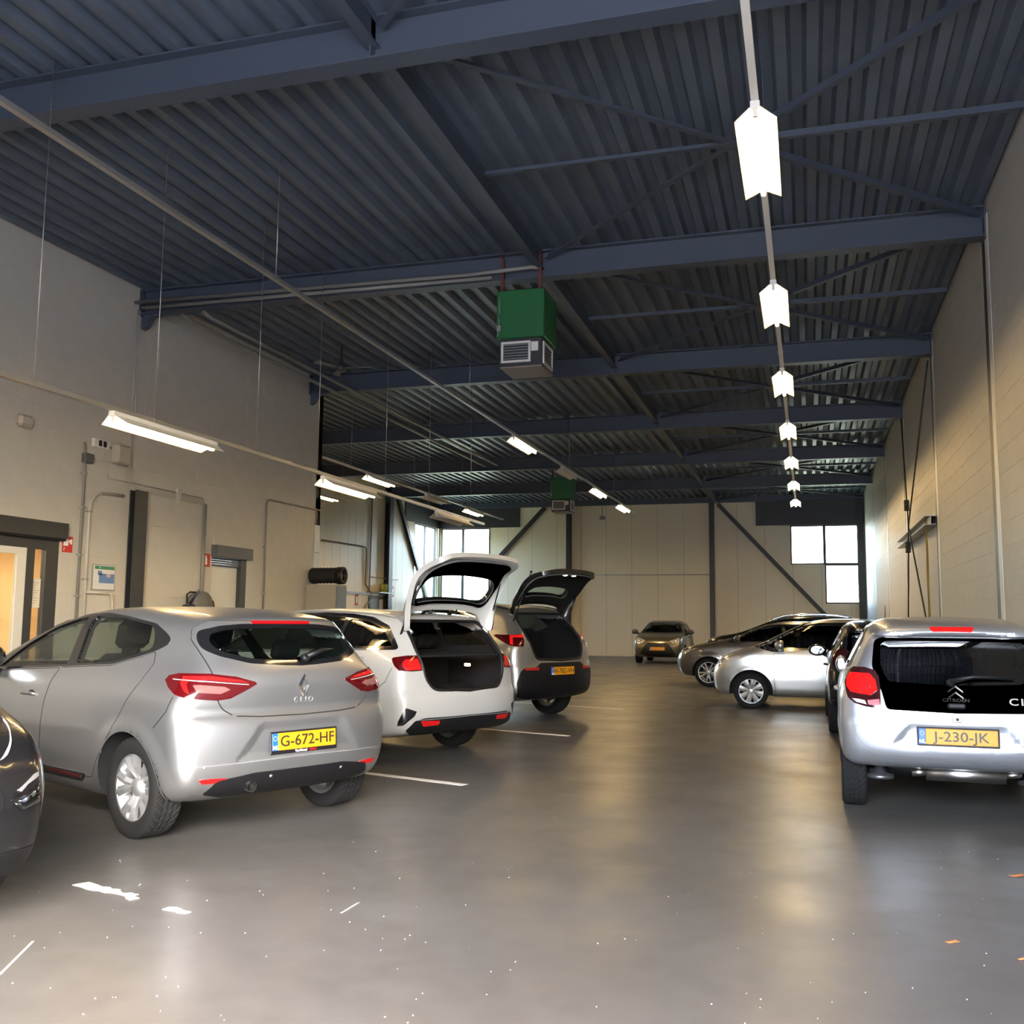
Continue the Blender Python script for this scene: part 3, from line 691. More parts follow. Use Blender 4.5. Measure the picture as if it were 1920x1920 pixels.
    def patch(s, name, pts, m, parent=None, a=None, holes=(), off=.003, depth=.012, step=.035, mirror=False, hinge=None, inner=None):
        """a panel lying on the skin inside an outline of skin points; both sides when mirror"""
        pts = np.asarray(pts, float)
        if a is None:
            n = grad(s.outer, pts, .01).mean(0); a = math.atan2(-n[1], -n[0])
        e = np.array([-math.sin(a), math.cos(a)])
        def uvof(p): p = np.asarray(p, float); return np.stack([p[:, :2]@e, p[:, 2]], 1)
        O = dens(uvof(pts), step); H = [dens(uvof(h), step) for h in holes]
        U0, U1 = O.min(0), O.max(0); gu, gv = np.meshgrid(np.arange(U0[0], U1[0], step), np.arange(U0[1], U1[1], step*.87))
        gu = gu+(np.arange(gu.shape[0]) % 2)[:, None]*step*.5; g = np.stack([gu.ravel(), gv.ravel()], 1)
        sd = poly_sdf(O, g[:, 0], g[:, 1]); ok = sd < -step*.4
        for h in H: ok &= poly_sdf(h, g[:, 0], g[:, 1]) > step*.4
        allp = [O]+H+[g[ok]]; vs = np.concatenate(allp); ed = []; n0 = 0
        for L in [O]+H: ed += [(n0+i, n0+(i+1) % len(L)) for i in range(len(L))]; n0 += len(L)
        rv, _, rf, *_ = delaunay_2d_cdt([Vector(p) for p in vs], ed, [], 0, 1e-6)
        uv = np.array([tuple(p) for p in rv]); rf = [tuple(f) for f in rf if len(f) == 3]; c = np.array([uv[list(f)].mean(0) for f in rf])
        keep = poly_sdf(O, c[:, 0], c[:, 1]) < 0
        for h in H: keep &= poly_sdf(h, c[:, 0], c[:, 1]) > 0
        rf = [f for f, k in zip(rf, keep) if k]
        P, hit = s.map(a, uv); rf = [f for f in rf if hit[list(f)].all()]
        if not rf: return None
        N = grad(s.outer, P, .006); Q = P+N*off
        f0 = rf[0]; nn = np.cross(Q[f0[1]]-Q[f0[0]], Q[f0[2]]-Q[f0[0]])
        if nn@N[f0[0]] < 0: rf = [f[::-1] for f in rf]
        es = {}
        for f in rf:
            for i in range(3): es[(f[i], f[(i+1) % 3])] = 1
        bd = [k for k in es if (k[1], k[0]) not in es]
        V = list(Q); NN = list(N); F = list(rf); low = {}; top = {}
        if depth > 0:
            for i, j in bd:
                for k in (i, j):
                    if k not in low: top[k] = len(V); V.append(Q[k]); NN.append((0, 0, 0)); low[k] = len(V); V.append(Q[k]-N[k]*depth); NN.append((0, 0, 0))
                F.append((top[j], top[i], low[i], low[j]))
        V = np.array(V); NN = np.array([tuple(x) for x in NN]); mi = [0]*len(F)
        if inner is not None:      # a back skin of another material
            n1 = len(V); V = np.concatenate([V, Q-N*depth]); NN = np.concatenate([NN, -N]); k = [tuple(i+n1 for i in f[::-1]) for f in rf]; F += k; mi += [1]*len(k)
        outs = []
        for sgn in ((1, -1) if mirror else (1,)):
            Vs = V*np.array([1, sgn, 1]); Ns = NN*np.array([1, sgn, 1]); Fs = F if sgn == 1 else [f[::-1] for f in F]
            if hinge is not None: Vs = Vs-hinge
            me = np_mesh(name, Vs, Fs, normals=Ns); me.materials.append(m)
            if inner is not None:
                me.materials.append(inner)
                if len(me.polygons) == len(mi): me.polygons.foreach_set('material_index', np.array(mi, np.int32))
            outs.append(obj(name, me, None, parent or s.root))
        return outs if mirror else outs[0]
    def ribbon(s, name, pts, w=.006, m=None, off=.0008, parent=None, mirror=False, closed=False, step=.03, hinge=None):
        P = dens(pts, step, closed)
        if closed: P = np.concatenate([P, P[:1]])
        for _ in range(3):
            N = grad(s.outer, P, .006); P = P-N*s.outer(P)[:, None]
        N = grad(s.outer, P, .006); T = np.gradient(P, axis=0); B = np.cross(T, N); B /= np.maximum(np.linalg.norm(B, axis=1, keepdims=True), 1e-9)
        V = np.concatenate([P+N*off+B*w/2, P+N*off-B*w/2]); n = len(P); F = [(i, i+1, n+i+1, n+i) for i in range(n-1)]; NN = np.concatenate([N, N]); outs = []
        for sgn in ((1, -1) if mirror else (1,)):
            Vs = V*np.array([1, sgn, 1])
            if hinge is not None: Vs = Vs-hinge
            me = np_mesh(name, Vs, F if sgn == 1 else [f[::-1] for f in F], normals=NN*np.array([1, sgn, 1]))
            outs.append(obj(name, me, m or M_GAP, parent or s.root))
        return outs if mirror else outs[0]
    def roofz(s, x, y):
        P, _ = s.trace(np.array([[x, y, s.z1+.3]]), np.array([[0, 0, -1.0]])); return P[0, 2]
    # --- standard equipment
    def glaze(s, dlo, wins, gm=None, gms=None, frame=M_GLOSSBLK, chrome=False):
        """side windows: dlo outline (x,z), window outlines (x,z)"""
        P = [s.pr('l', dens(w, .04)) for w in wins]
        s.patch('window_surround', s.pr('l', dens(dlo, .04)), frame, a=-math.pi/2, holes=P, off=.004, depth=.012, step=.05, mirror=True)
        for i, w in enumerate(P): s.patch('side_window', w, (gms[i] if gms else gm or M_GLASS), a=-math.pi/2, off=-.006, depth=0, step=.06, mirror=True)
        if chrome: s.ribbon('window_trim', s.pr('l', dens(dlo, .04)), .022, M_CHROME, .006, mirror=True, closed=True)
    def pane(s, name, kind, out, inn, gm, frame=M_GLOSSBLK, parent=None, hinge=None, off=.004):
        a = {'r': 0.0, 'f': math.pi}[kind]; po = s.pr(kind, dens(out, .04)); pi_ = s.pr(kind, dens(inn, .04))
        fr = s.patch(name+'_surround', po, frame, a=a, holes=[pi_], off=off, depth=.012, step=.05, parent=parent, hinge=hinge)
        return fr, s.patch(name, pi_, gm, a=a, off=-.006, depth=0, step=.06, parent=parent, hinge=hinge)
    def wheels(s, rim_r, style, rim_m=None, only=None):
        tm = tyre_mesh(s.rt, s.tw, rim_r); rm = rim_mesh(rim_r, s.tw, style)
        for xa in (0, s.wb):
            for sg in (1, -1):
                w = obj('wheel', tm, M_TYRE, s.root, (xa, sg*s.track, s.rt), (0, RNG.uniform(0, 6), 0 if sg > 0 else math.pi))
                obj('rim', rm, rim_m or M_ALLOY, w)
                b = MB().lathe([(.03, -.03), (.14, -.03), (.14, .0), (.03, .0)], 24); b.build('brake_disc', M_ALLOY_D, w)
    def seats(s, xf, xr, zh=.0, gap=.36):
        for sg in (1, -1):
            b = MB(); b.cham((xf-.02, sg*gap-.24, .42), (xf+.50, sg*gap+.24, .60), .05)
            V0 = len(b.V); b.cham((-.09, sg*gap-.23, 0), (.07, sg*gap+.23, .62), .05); b.cham((-.05, sg*gap-.13, .66), (.05, sg*gap+.13, .88), .04)
            b.tube([(0, sg*gap-.06, .58), (0, sg*gap-.06, .7)], .008, 6); b.tube([(0, sg*gap+.06, .58), (0, sg*gap+.06, .7)], .008, 6)
            for i in range(V0, len(b.V)):
                x, y, z = b.V[i]; b.V[i] = (xf+x-z*.28, y, .55+zh*.5+z*.93)
            b.build('front_seat', M_INT, s.root)
        b = MB(); b.cham((xr, -.58, .40), (xr+.48, .58, .58), .05); V0 = len(b.V); b.cham((-.08, -.60, 0), (.08, .60, .55), .05)
        for y in (-.36, .36): b.cham((-.05, y-.12, .57), (.05, y+.12, .72), .035)
        for i in range(V0, len(b.V)):
            x, y, z = b.V[i]; b.V[i] = (xr+x-z*.3, y, .52+zh*.5+z)
        b.build('rear_bench', M_INT, s.root)
        xd = s.xfire-.12; b = MB(); b.cham((xd-.35, -s.W+.16, .62), (xd+.1, s.W-.16, .93), .05); b.cham((xd-.42, .15, .85), (xd-.1, .6, 1.0), .05); b.build('dashboard', M_INT2, s.root)
        b = MB(); c = np.array([xd-.55, gap, .88]); ring = [c+np.array([-.18*math.sin(t)*.35, .18*math.cos(t), .18*math.sin(t)*.94]) for t in np.linspace(0, 2*math.pi, 25)]
        b.tube(ring, .014, 6, cap=False); b.tube([c, c+np.array([.3, 0, -.1])], .03, 8); b.tube([ring[0], c, ring[12]], .016, 6); b.build('steering_wheel', M_INT, s.root)
    def mirror_pods(s, p, m, sz=(.10, .13, .085)):
        """door mirrors, p=(x,y,z) of the left one"""
        for sg in (1, -1):
            y = p[1]*sg; b = MB(); b.ball((p[0], y, p[2]), sz, 16, 10)
            for i, (x, yy, z) in enumerate(b.V): b.V[i] = (max(x, p[0]-sz[0]*.45), yy, z)
            o = b.build('door_mirror', m, s.root)
            st = MB(); st.tube([(p[0]+.02, y-sg*sz[1]*.6, p[2]-sz[2]*.5), (p[0]+.03, y-sg*(sz[1]+.08), p[2]-sz[2]-.02)], [.03, .04], 8); st.build('mirror_stalk', M_BLACK, o)
            g = MB(); g.ball((p[0]-sz[0]*.46, y, p[2]), (.004, sz[1]*.82, sz[2]*.78), 16, 8); g.build('mirror_glass', M_MIRROR, o)
    def handle(s, x, z, m, L=.2):
        P = s.pr('l', [(x-L/2+L*i/6, z) for i in range(7)]); N = grad(s.outer, P)
        for sg in (1, -1):
            pts = [p+n*(.006 if i in (0, 6) else .030) for i, (p, n) in enumerate(zip(P, N))]; b = MB(); b.tube([q*np.array([1, sg, 1]) for q in pts], [.012, .014, .014, .014, .014, .014, .012], 8); h = b.build('door_handle', m, s.root)
            r = MB(); c = P[3]*np.array([1, sg, 1]); r.ball((c[0]-.02, c[1], c[2]), (.06, .004, .028), 14, 6); r.build('handle_recess', M_BLACK, h)
    def door(s, P, m, ring=True):
        q = s.pr('l', dens(P, .04)); s.patch('door', q, m, a=-math.pi/2, off=.003, depth=.010, step=.05, mirror=True)
        s.ribbon('door_gap', q, .012, M_GAP, .0006, mirror=True, closed=True)
    def place(s, me, name, m, p, n, up=(0, 0, 1), parent=None, off=.002, flip=False):
        """stand a flat mesh (drawn in xy) on the skin at p"""
        Z = np.array(n, float); Z /= np.linalg.norm(Z); X = np.cross(up, Z); X /= np.linalg.norm(X); Y = np.cross(Z, X)
        o = obj(name, me, m, parent or s.root); o.matrix_local = basis(X, Y, Z, np.array(p)+Z*off); return o
    def plate(s, text, p, n, parent=None, holder=None, w=.52):
        X = np.cross((0, 0, 1), n); X /= np.linalg.norm(X); Y = np.cross(n, X)
        b = MB(); b.cham((-w/2-.012, -.078 if holder else -.066, -.006), (w/2+.012, .066, .006), .004); fr = s.place(b.mesh(), 'licence_plate', M_BLACK, p, n, parent=parent)
        b = MB(); b.cham((-w/2+.045, -.055, 0), (w/2, .055, .010), .003); b.build('plate_face', M_PLATE, fr)
        b = MB(); b.cham((-w/2, -.055, 0), (-w/2+.045, .055, .010), .003); b.build('euro_band', M_PLATEBLUE, fr)
        obj('country_code', text_mesh('NL', .034, .0006, bevel=.0012), M_WHITEINK, fr, (-w/2+.0225, -.036, .0105))
        ring = MB()
        for k in range(12): t = k*math.pi/6; ring.box((-w/2+.0225+.014*math.cos(t)-.0016, .022+.014*math.sin(t)-.0016, .0100), (-w/2+.0225+.014*math.cos(t)+.0016, .022+.014*math.sin(t)+.0016, .0108))
        ring.build('star_ring', mat('star_yellow', (.8, .6, .05), .5), fr)
        if text: obj('plate_number', text_mesh(text, .098, .0006, xs=1.12, bevel=.0008), M_PLATETXT, fr, (.022, -.001, .0106))
        if holder:
            obj('dealer_name', text_mesh(holder[0], .021, .0006, bevel=.0006), M_WHITEINK, fr, (-.03, -.067, .0066)); 
            MB().box((.04, -.074, .006), (.095, -.061, .0068)).build('dealer_mark', M_RED, fr)
        return fr

_TY = {}
def tyre_mesh(R, w, rr):
    key = (R, w, rr)
    if key in _TY: return _TY[key]
    na = 144; ys = np.linspace(-.43, .43, 15)
    prof = [(rr-.012, -.40), (rr+.004, -.47), (rr+.35*(R-rr), -.52), (rr+.7*(R-rr), -.515), (R-.016, -.475)]
    prof = prof+[(R-.004 if abs(y) > .38 else R-abs(y)**2*.01, y) for y in ys]+[(r, -y) for r, y in prof[::-1]]
    V = []; m = len(prof)
    for k in range(na):
        t = 2*math.pi*k/na
        for i, (r, y) in enumerate(prof):
            j = i-5
            if 0 <= j < 15:
                if j in (4, 10) or j == 7: r -= .006
                elif (k+abs(j-7)) % 4 == 0: r -= .006
            V.append((r*math.cos(t), y*w, r*math.sin(t)))
    F = [(k*m+i, k*m+i+1, ((k+1) % na)*m+i+1, ((k+1) % na)*m+i) for k in range(na) for i in range(m-1)]
    me = bpy.data.meshes.new('tyre'); me.from_pydata(V, [], F); sm = [not (5 <= (i % (m-1)) < 19) for i in range(len(F))]; me.polygons.foreach_set('use_smooth', sm); me.update()
    _TY[key] = me; return me
def rim_mesh(rr, w, style):
    key = (rr, w, style)
    if key in _TY: return _TY[key]
    b = MB(); yo = w*.44
    b.lathe([(rr-.012, yo-.005), (rr+.004, yo), (rr+.006, yo-.012), (rr-.012, yo-.03), (rr-.03, yo-.10), (rr-.03, -w*.40), (rr, -w*.46)], 48)
    def spoke(t, r0, r1, h0, h1, y0, y1, dome=.012, tw=0.0):
        V = []
        for r, h, y in ((r0, h0, y0), ((r0+r1)/2, (h0+h1)/2, (y0+y1)/2+dome), (r1, h1, y1)):
            c, s = math.cos(t+tw*(r-r0)), math.sin(t+tw*(r-r0))
            for u, dy in ((-h, -.006), (0, .008), (h, -.006), (h, -.03), (-h, -.03)): V.append((r*c-u*s, y+dy, r*s+u*c))
        F = [(i+5*k, (i+1) % 5+5*k, (i+1) % 5+5*k+5, i+5*k+5) for k in (0, 1) for i in range(5)]
        b.add(V, [f[::-1] for f in F], False)
    if style == 'v10':
        for i in range(5):
            for d in (-.17, .17): spoke(2*math.pi*i/5+d, .05, rr-.012, .020, .034, yo-.05, yo-.012, tw=.6*np.sign(d))
    elif style == 'cap8':
        for i in range(8): spoke(2*math.pi*i/8, .035, rr-.008, .022, .050, yo-.016, yo-.010)
    elif style == 'double5':
        for i in range(5):
            for d in (-.22, .22): spoke(2*math.pi*i/5+d, .06, rr-.01, .016, .022, yo-.03, yo-.012)
    else:
        for i in range(9): spoke(2*math.pi*i/9, .05, rr-.012, .020, .042, yo-.045, yo-.012, tw=.9)
    b.lathe([(0, yo-.012), (.035, yo-.014), (.055, yo-.03), (.065, yo-.06), (.065, -.02)], 24)
    me = b.mesh('rim'); _TY[key] = me; return me

# ------------------------------------------------------------------ silver hatchback seen from behind
def zpx(x0, y0, sc, pts): return [(x0+x/sc, y0+y/sc) for x, y in pts]
def mirror_half(P):
    """half outline with y >= 0 from top to bottom -> full outline"""
    P = [tuple(p) for p in P]; return P+[(-y, z) for y, z in P[::-1]]
SILVER = paint('silver_paint', (.40, .405, .41), .88, .34)
def silver_hatchback():
    side = [(-.44, .25), (-.58, .31), (-.635, .42), (-.65, .56), (-.648, .68), (-.635, .75), (-.60, .80), (-.615, .88), (-.625, .98), (-.60, 1.07), (-.47, 1.24), (-.36, 1.355), (-.335, 1.395), (-.25, 1.415),
            (0, 1.447), (.35, 1.472), (.75, 1.477), (1.15, 1.455), (1.5, 1.40), (1.8, 1.30), (2.45, 1.02), (2.65, .97), (3.05, .885), (3.28, .77), (3.39, .64), (3.41, .48), (3.36, .28), (3.2, .20), (1.5, .19), (.3, .20), (-.25, .22)]
    wz = [(.15, .80), (.28, .85), (.45, .885), (.65, .90), (.80, .893), (.92, .872), (1.02, .835), (1.15, .765), (1.30, .685), (1.42, .60), (1.5, .52)]
    plan = [(-.7, .93), (-.3, .985), (.2, 1.0), (2.2, 1.0), (2.8, .985), (3.2, .93), (3.5, .86)]
    def cut(x, y, z, d):   # shallow plate recess pressed into the bumper
        return np.where(x < 0, d+np.clip(-cut.l(y, z)*.4, 0, .022), d)
    cut.l = Lut2(rnd([(.33, .74), (-.33, .74), (-.52, .49), (.52, .49)], .05), .012, .3)
    c = Car('hatchback_car', 'silver hatchback showing its tail lights and yellow plate G-672-HF, tailgate closed', (-3.80, 6.27), 156.3, side, wz, plan, .90, res=.022,
            kr=.085, kf=.10, pw=3, crown=.045, belt=.95, k=.11, xm=1.3, wb=2.583, rt=.315, track=.755, flare=.016, xfire=2.45, cab0=.1, cut=cut, tw=.20, krup=.15,
            planup=[(-.7, .80), (-.4, .87), (0, .95), (.4, 1.0), (2.2, 1.0), (2.8, .985), (3.2, .93), (3.5, .86)])
    q = lambda pts: c.px(zpx(0, 1080, 2.66667, pts))
    w1 = [(.05, 1.185), (.41, 1.092), (.88, 1.063), (1.03, 1.395), (.55, 1.376), (.17, 1.331), (.09, 1.27)]
    w2 = [(1.0, 1.055), (2.05, 1.0), (1.78, 1.18), (1.5, 1.31), (1.25, 1.375), (1.12, 1.39)]
    dlo = rnd([(-.09, 1.22), (0, 1.176), (.115, 1.144), (.40, 1.077), (1.06, 1.038), (1.54, 1.01), (2.25, .965), (1.85, 1.2), (1.55, 1.335), (1.22, 1.408), (.9, 1.42), (.55, 1.395), (.16, 1.35), (-.01, 1.29), (-.075, 1.258)], .04)
    w1 = rnd(w1, .04); w2 = rnd(w2, .03)
    rw_o = rnd(mirror_half([(.30, 1.352), (.47, 1.338), (.59, 1.308), (.618, 1.25), (.622, 1.188), (.56, 1.148), (.38, 1.10), (.12, 1.082), (0, 1.078)]), .03)
    rw_i = rnd(mirror_half([(.28, 1.325), (.45, 1.313), (.545, 1.288), (.57, 1.245), (.565, 1.20), (.51, 1.17), (.36, 1.13), (.12, 1.115), (0, 1.11)]), .03)
    ws_o = rnd(mirror_half([(.50, 1.385), (.58, 1.36), (.74, 1.03), (.70, 1.0), (0, .985)]), .02); ws_i = rnd(mirror_half([(.46, 1.36), (.54, 1.33), (.69, 1.05), (.66, 1.03), (0, 1.015)]), .02)
    for w in (w1, w2): c.window('s', w)
    c.window('r', rw_i); c.window('f', ws_i)
    c.body(SILVER); c.wheels(.215, 'v10'); c.seats(1.15, .25)
    c.glaze(dlo, [w1, w2], gm=M_GLASS)
    c.pane('windscreen', 'f', ws_o, ws_i, M_GLASS)
    # tailgate
    tg = rnd(mirror_half([(.52, 1.37), (.60, 1.322), (.632, 1.25), (.634, 1.18), (.63, 1.054), (.61, .877), (.575, .826), (.505, .782), (.33, .77), (0, .765)]), .02)
    pt = c.pr('r', dens(tg, .04)); rwp = c.pr('r', dens(rw_o, .04))
    gate = c.patch('tailgate', pt, SILVER, a=0.0, holes=[rwp], off=.004, depth=.012, step=.04)
    c.ribbon('tailgate_gap', pt, .014, M_GAP, .0006, closed=True)
    c.pane('rear_window', 'r', rw_o, rw_i, M_GLASSREAR, parent=gate)
    c.patch('brake_light', c.pr('r', rnd([(.24, 1.372), (-.24, 1.372), (-.24, 1.352), (.24, 1.352)], .008)), M_RED, gate, a=0.0, off=.007, depth=.01, step=.05)
    b = MB(); p = c.pr('r', [(-.04, 1.125)])[0]; b.tube([p+(-.02, 0, .0), p+(-.045, 0, .02)], [.035, .025], 12); b.tube([p+(-.04, .0, .015), p+(-.05, -.12, .055), p+(.01, -.26, .06)], [.02, .016, .006], 8); b.build('rear_wiper', M_BLACK, gate)
    # badge (a plain diamond ring) and lettering
    me = MB(); D = [(0, .075), (.048, 0), (0, -.075), (-.048, 0)]; d2 = [(0, .040), (.020, 0), (0, -.040), (-.020, 0)]
    V = [(x, y, 0) for x, y in D]+[(x*.82, y*.82, .012) for x, y in D]+[(x, y, .004) for x, y in d2]
    me.add(V, [(i, (i+1) % 4, 4+(i+1) % 4, 4+i)[::-1] for i in range(4)]+[(4+i, 4+(i+1) % 4, 8+(i+1) % 4, 8+i)[::-1] for i in range(4)])
    p = c.px([(569, 1284)])[0]; n = grad(c.outer, p[None], .02)[0]; c.place(me.mesh(), 'diamond_badge', M_CHROME, p, n, parent=gate, off=.006)
    p = c.px([(569, 1311)])[0]; n = grad(c.outer, p[None], .02)[0]; c.place(text_mesh('C L I O', .052, .002, xs=1.0, bevel=.0006), 'model_name', M_GREYINK, p, n, parent=gate, off=.005)
    # tail lights
    tl = q([(830, 522), (850, 500), (900, 490), (1050, 492), (1180, 505), (1275, 530), (1282, 540), (1240, 565), (1150, 612), (1085, 622), (930, 614), (875, 595), (845, 560)])
    for o in c.patch('tail_light', tl, M_REDDARK, a=-.75, off=.010, depth=.02, step=.03, mirror=True):
        sg = 1 if o.data.vertices[0].co.y > 0 else -1
        for nm, P, m in (('lit_bar', [(905, 540), (920, 505), (1060, 505), (1200, 522), (1240, 535), (1060, 525), (950, 523), (935, 545), (945, 590), (925, 585)], M_REFL),
                         ('reversing_lens', [(965, 550), (1000, 548), (1120, 555), (1150, 568), (1100, 590), (985, 585)], mat('smoky_lens', (.22, .09, .085), .15, .2, .4)),
                         ('centre_line', [(870, 518), (1060, 530), (1240, 542), (1240, 545), (1060, 534), (870, 522)], M_CLEAR)):
            P3 = q(P); e = c.patch(nm, P3, m, o, a=-.75, off=.0125, depth=.004, step=.02)
            if e is not None and sg < 0:
                for v in e.data.vertices: v.co.y *= -1
                e.data.flip_normals()
    # bumper details
    for o in c.patch('bumper_reflector', q([(990, 1022), (1060, 1014), (1138, 1012), (1125, 1032), (1010, 1042)]), M_REFL, off=.004, depth=.01, step=.03, mirror=True): pass
    dif = c.pr('r', rnd(mirror_half([(.36, .42), (.60, .39), (.66, .31), (.50, .27), (0, .265)]), .02))
    c.patch('bumper_diffuser', dif, M_BLACK, a=0.0, off=.006, depth=.015, step=.04)
    tr = c.pr('r', rnd(mirror_half([(.36, .455), (.74, .43), (.74, .425), (.36, .43), (0, .43)]), .004))
    c.ribbon('bumper_crease', c.pr('r', [(y, .50-.02*abs(y)) for y in np.linspace(.78, -.78, 30)]), .006, M_GREYINK, .001)
    b = MB(); p = c.px([(470, 1470)])[0]; b.tube([(p[0]+.25, p[1], p[2]+.0), (p[0]-.02, p[1], p[2]-.015)], .034, 16, cap=False); b.tube([(p[0]+.2, p[1], p[2]), (p[0]+.21, p[1], p[2])], .033, 12); b.build('exhaust_pipe', M_STEEL, c.root)
    for px_ in ((383, 1440), (507, 1454), (638, 1437)):
        p = c.px([px_])[0]; n = grad(c.outer, p[None])[0]; m = MB(); m.lathe([(0, .002), (.010, .002), (.011, 0)], 14, axis=2); c.place(m.mesh(), 'parking_sensor', M_GREYINK, p, n, off=.007)
    p = c.px([(569.5, 1386)])[0]; c.plate('G-672-HF', p+np.array([-.004, 0, 0]), (-1, 0, .06), holder=('Van Mossel', 'auto'))
    # doors, seams, handle, sill strip
    d_r = rnd([(.49, .335), (1.20, .32), (1.207, .42), (1.15, .80), (1.12, .94), (1.065, 1.03), (.40, 1.065), (.115, 1.13), (.01, 1.165), (-.04, 1.09), (-.013, .978), (.105, .784), (.20, .64), (.34, .487)], .015)
    d_f = rnd([(1.215, .32), (2.02, .34), (2.12, .5), (2.22, .955), (1.55, 1.0), (1.085, 1.025), (1.135, .94), (1.165, .80), (1.222, .42)], .015)
    c.door(d_r, SILVER); c.door(d_f, SILVER); c.handle(1.40, .835, SILVER)
    st = c.pr('l', rnd([(.55, .35), (1.95, .36), (1.95, .30), (.60, .30)], .015)); c.patch('sill_trim', st, M_GLOSSBLK, a=-math.pi/2, off=.012, depth=.015, mirror=True)
    rd = c.pr('l', rnd([(.60, .337), (1.05, .342), (1.12, .325), (.60, .318)], .006)); c.patch('red_sill_accent', rd, M_REDDARK, a=-math.pi/2, off=.0145, depth=.003, mirror=True)
    c.ribbon('bumper_gap', c.px(zpx(0, 1080, 2.66667, [(865, 605), (830, 680), (790, 730), (765, 760)])), .007, M_GAP, .001, mirror=True)
    c.ribbon('wheel_arch_lip', c.pr('l', [( .36*math.cos(t)*1.0, .315+.36*math.sin(t)) for t in np.linspace(-.15, math.pi+.1, 40)]), .012, SILVER, .004, mirror=True)
    # roof aerial
    b = MB(); p = c.px([(438, 1136)])[0]; b.ball((p[0]+.25, 0, 1.475), (.085, .035, .025), 14, 8); b.tube([(p[0]+.25, 0, 1.49), (p[0]+.12, 0, 1.60)], [.013, .005], 8); b.build('roof_aerial', M_BLACK, c.root)
    fl = c.pr('f', rnd([(.45, .76), (.80, .82), (.74, .66), (.50, .64)], .03)); c.patch('headlight', fl, M_LAMPDARK, a=math.pi, off=.004, mirror=True)
    gr = c.pr('f', rnd(mirror_half([(.42, .70), (.50, .60), (.5, .35), (0, .33)]), .03)); c.patch('grille', gr, M_BLACK, a=math.pi, off=.004)
    c.mirror_pods((1.98, 1.0, 1.03), SILVER)
    return c
silver_hatchback()

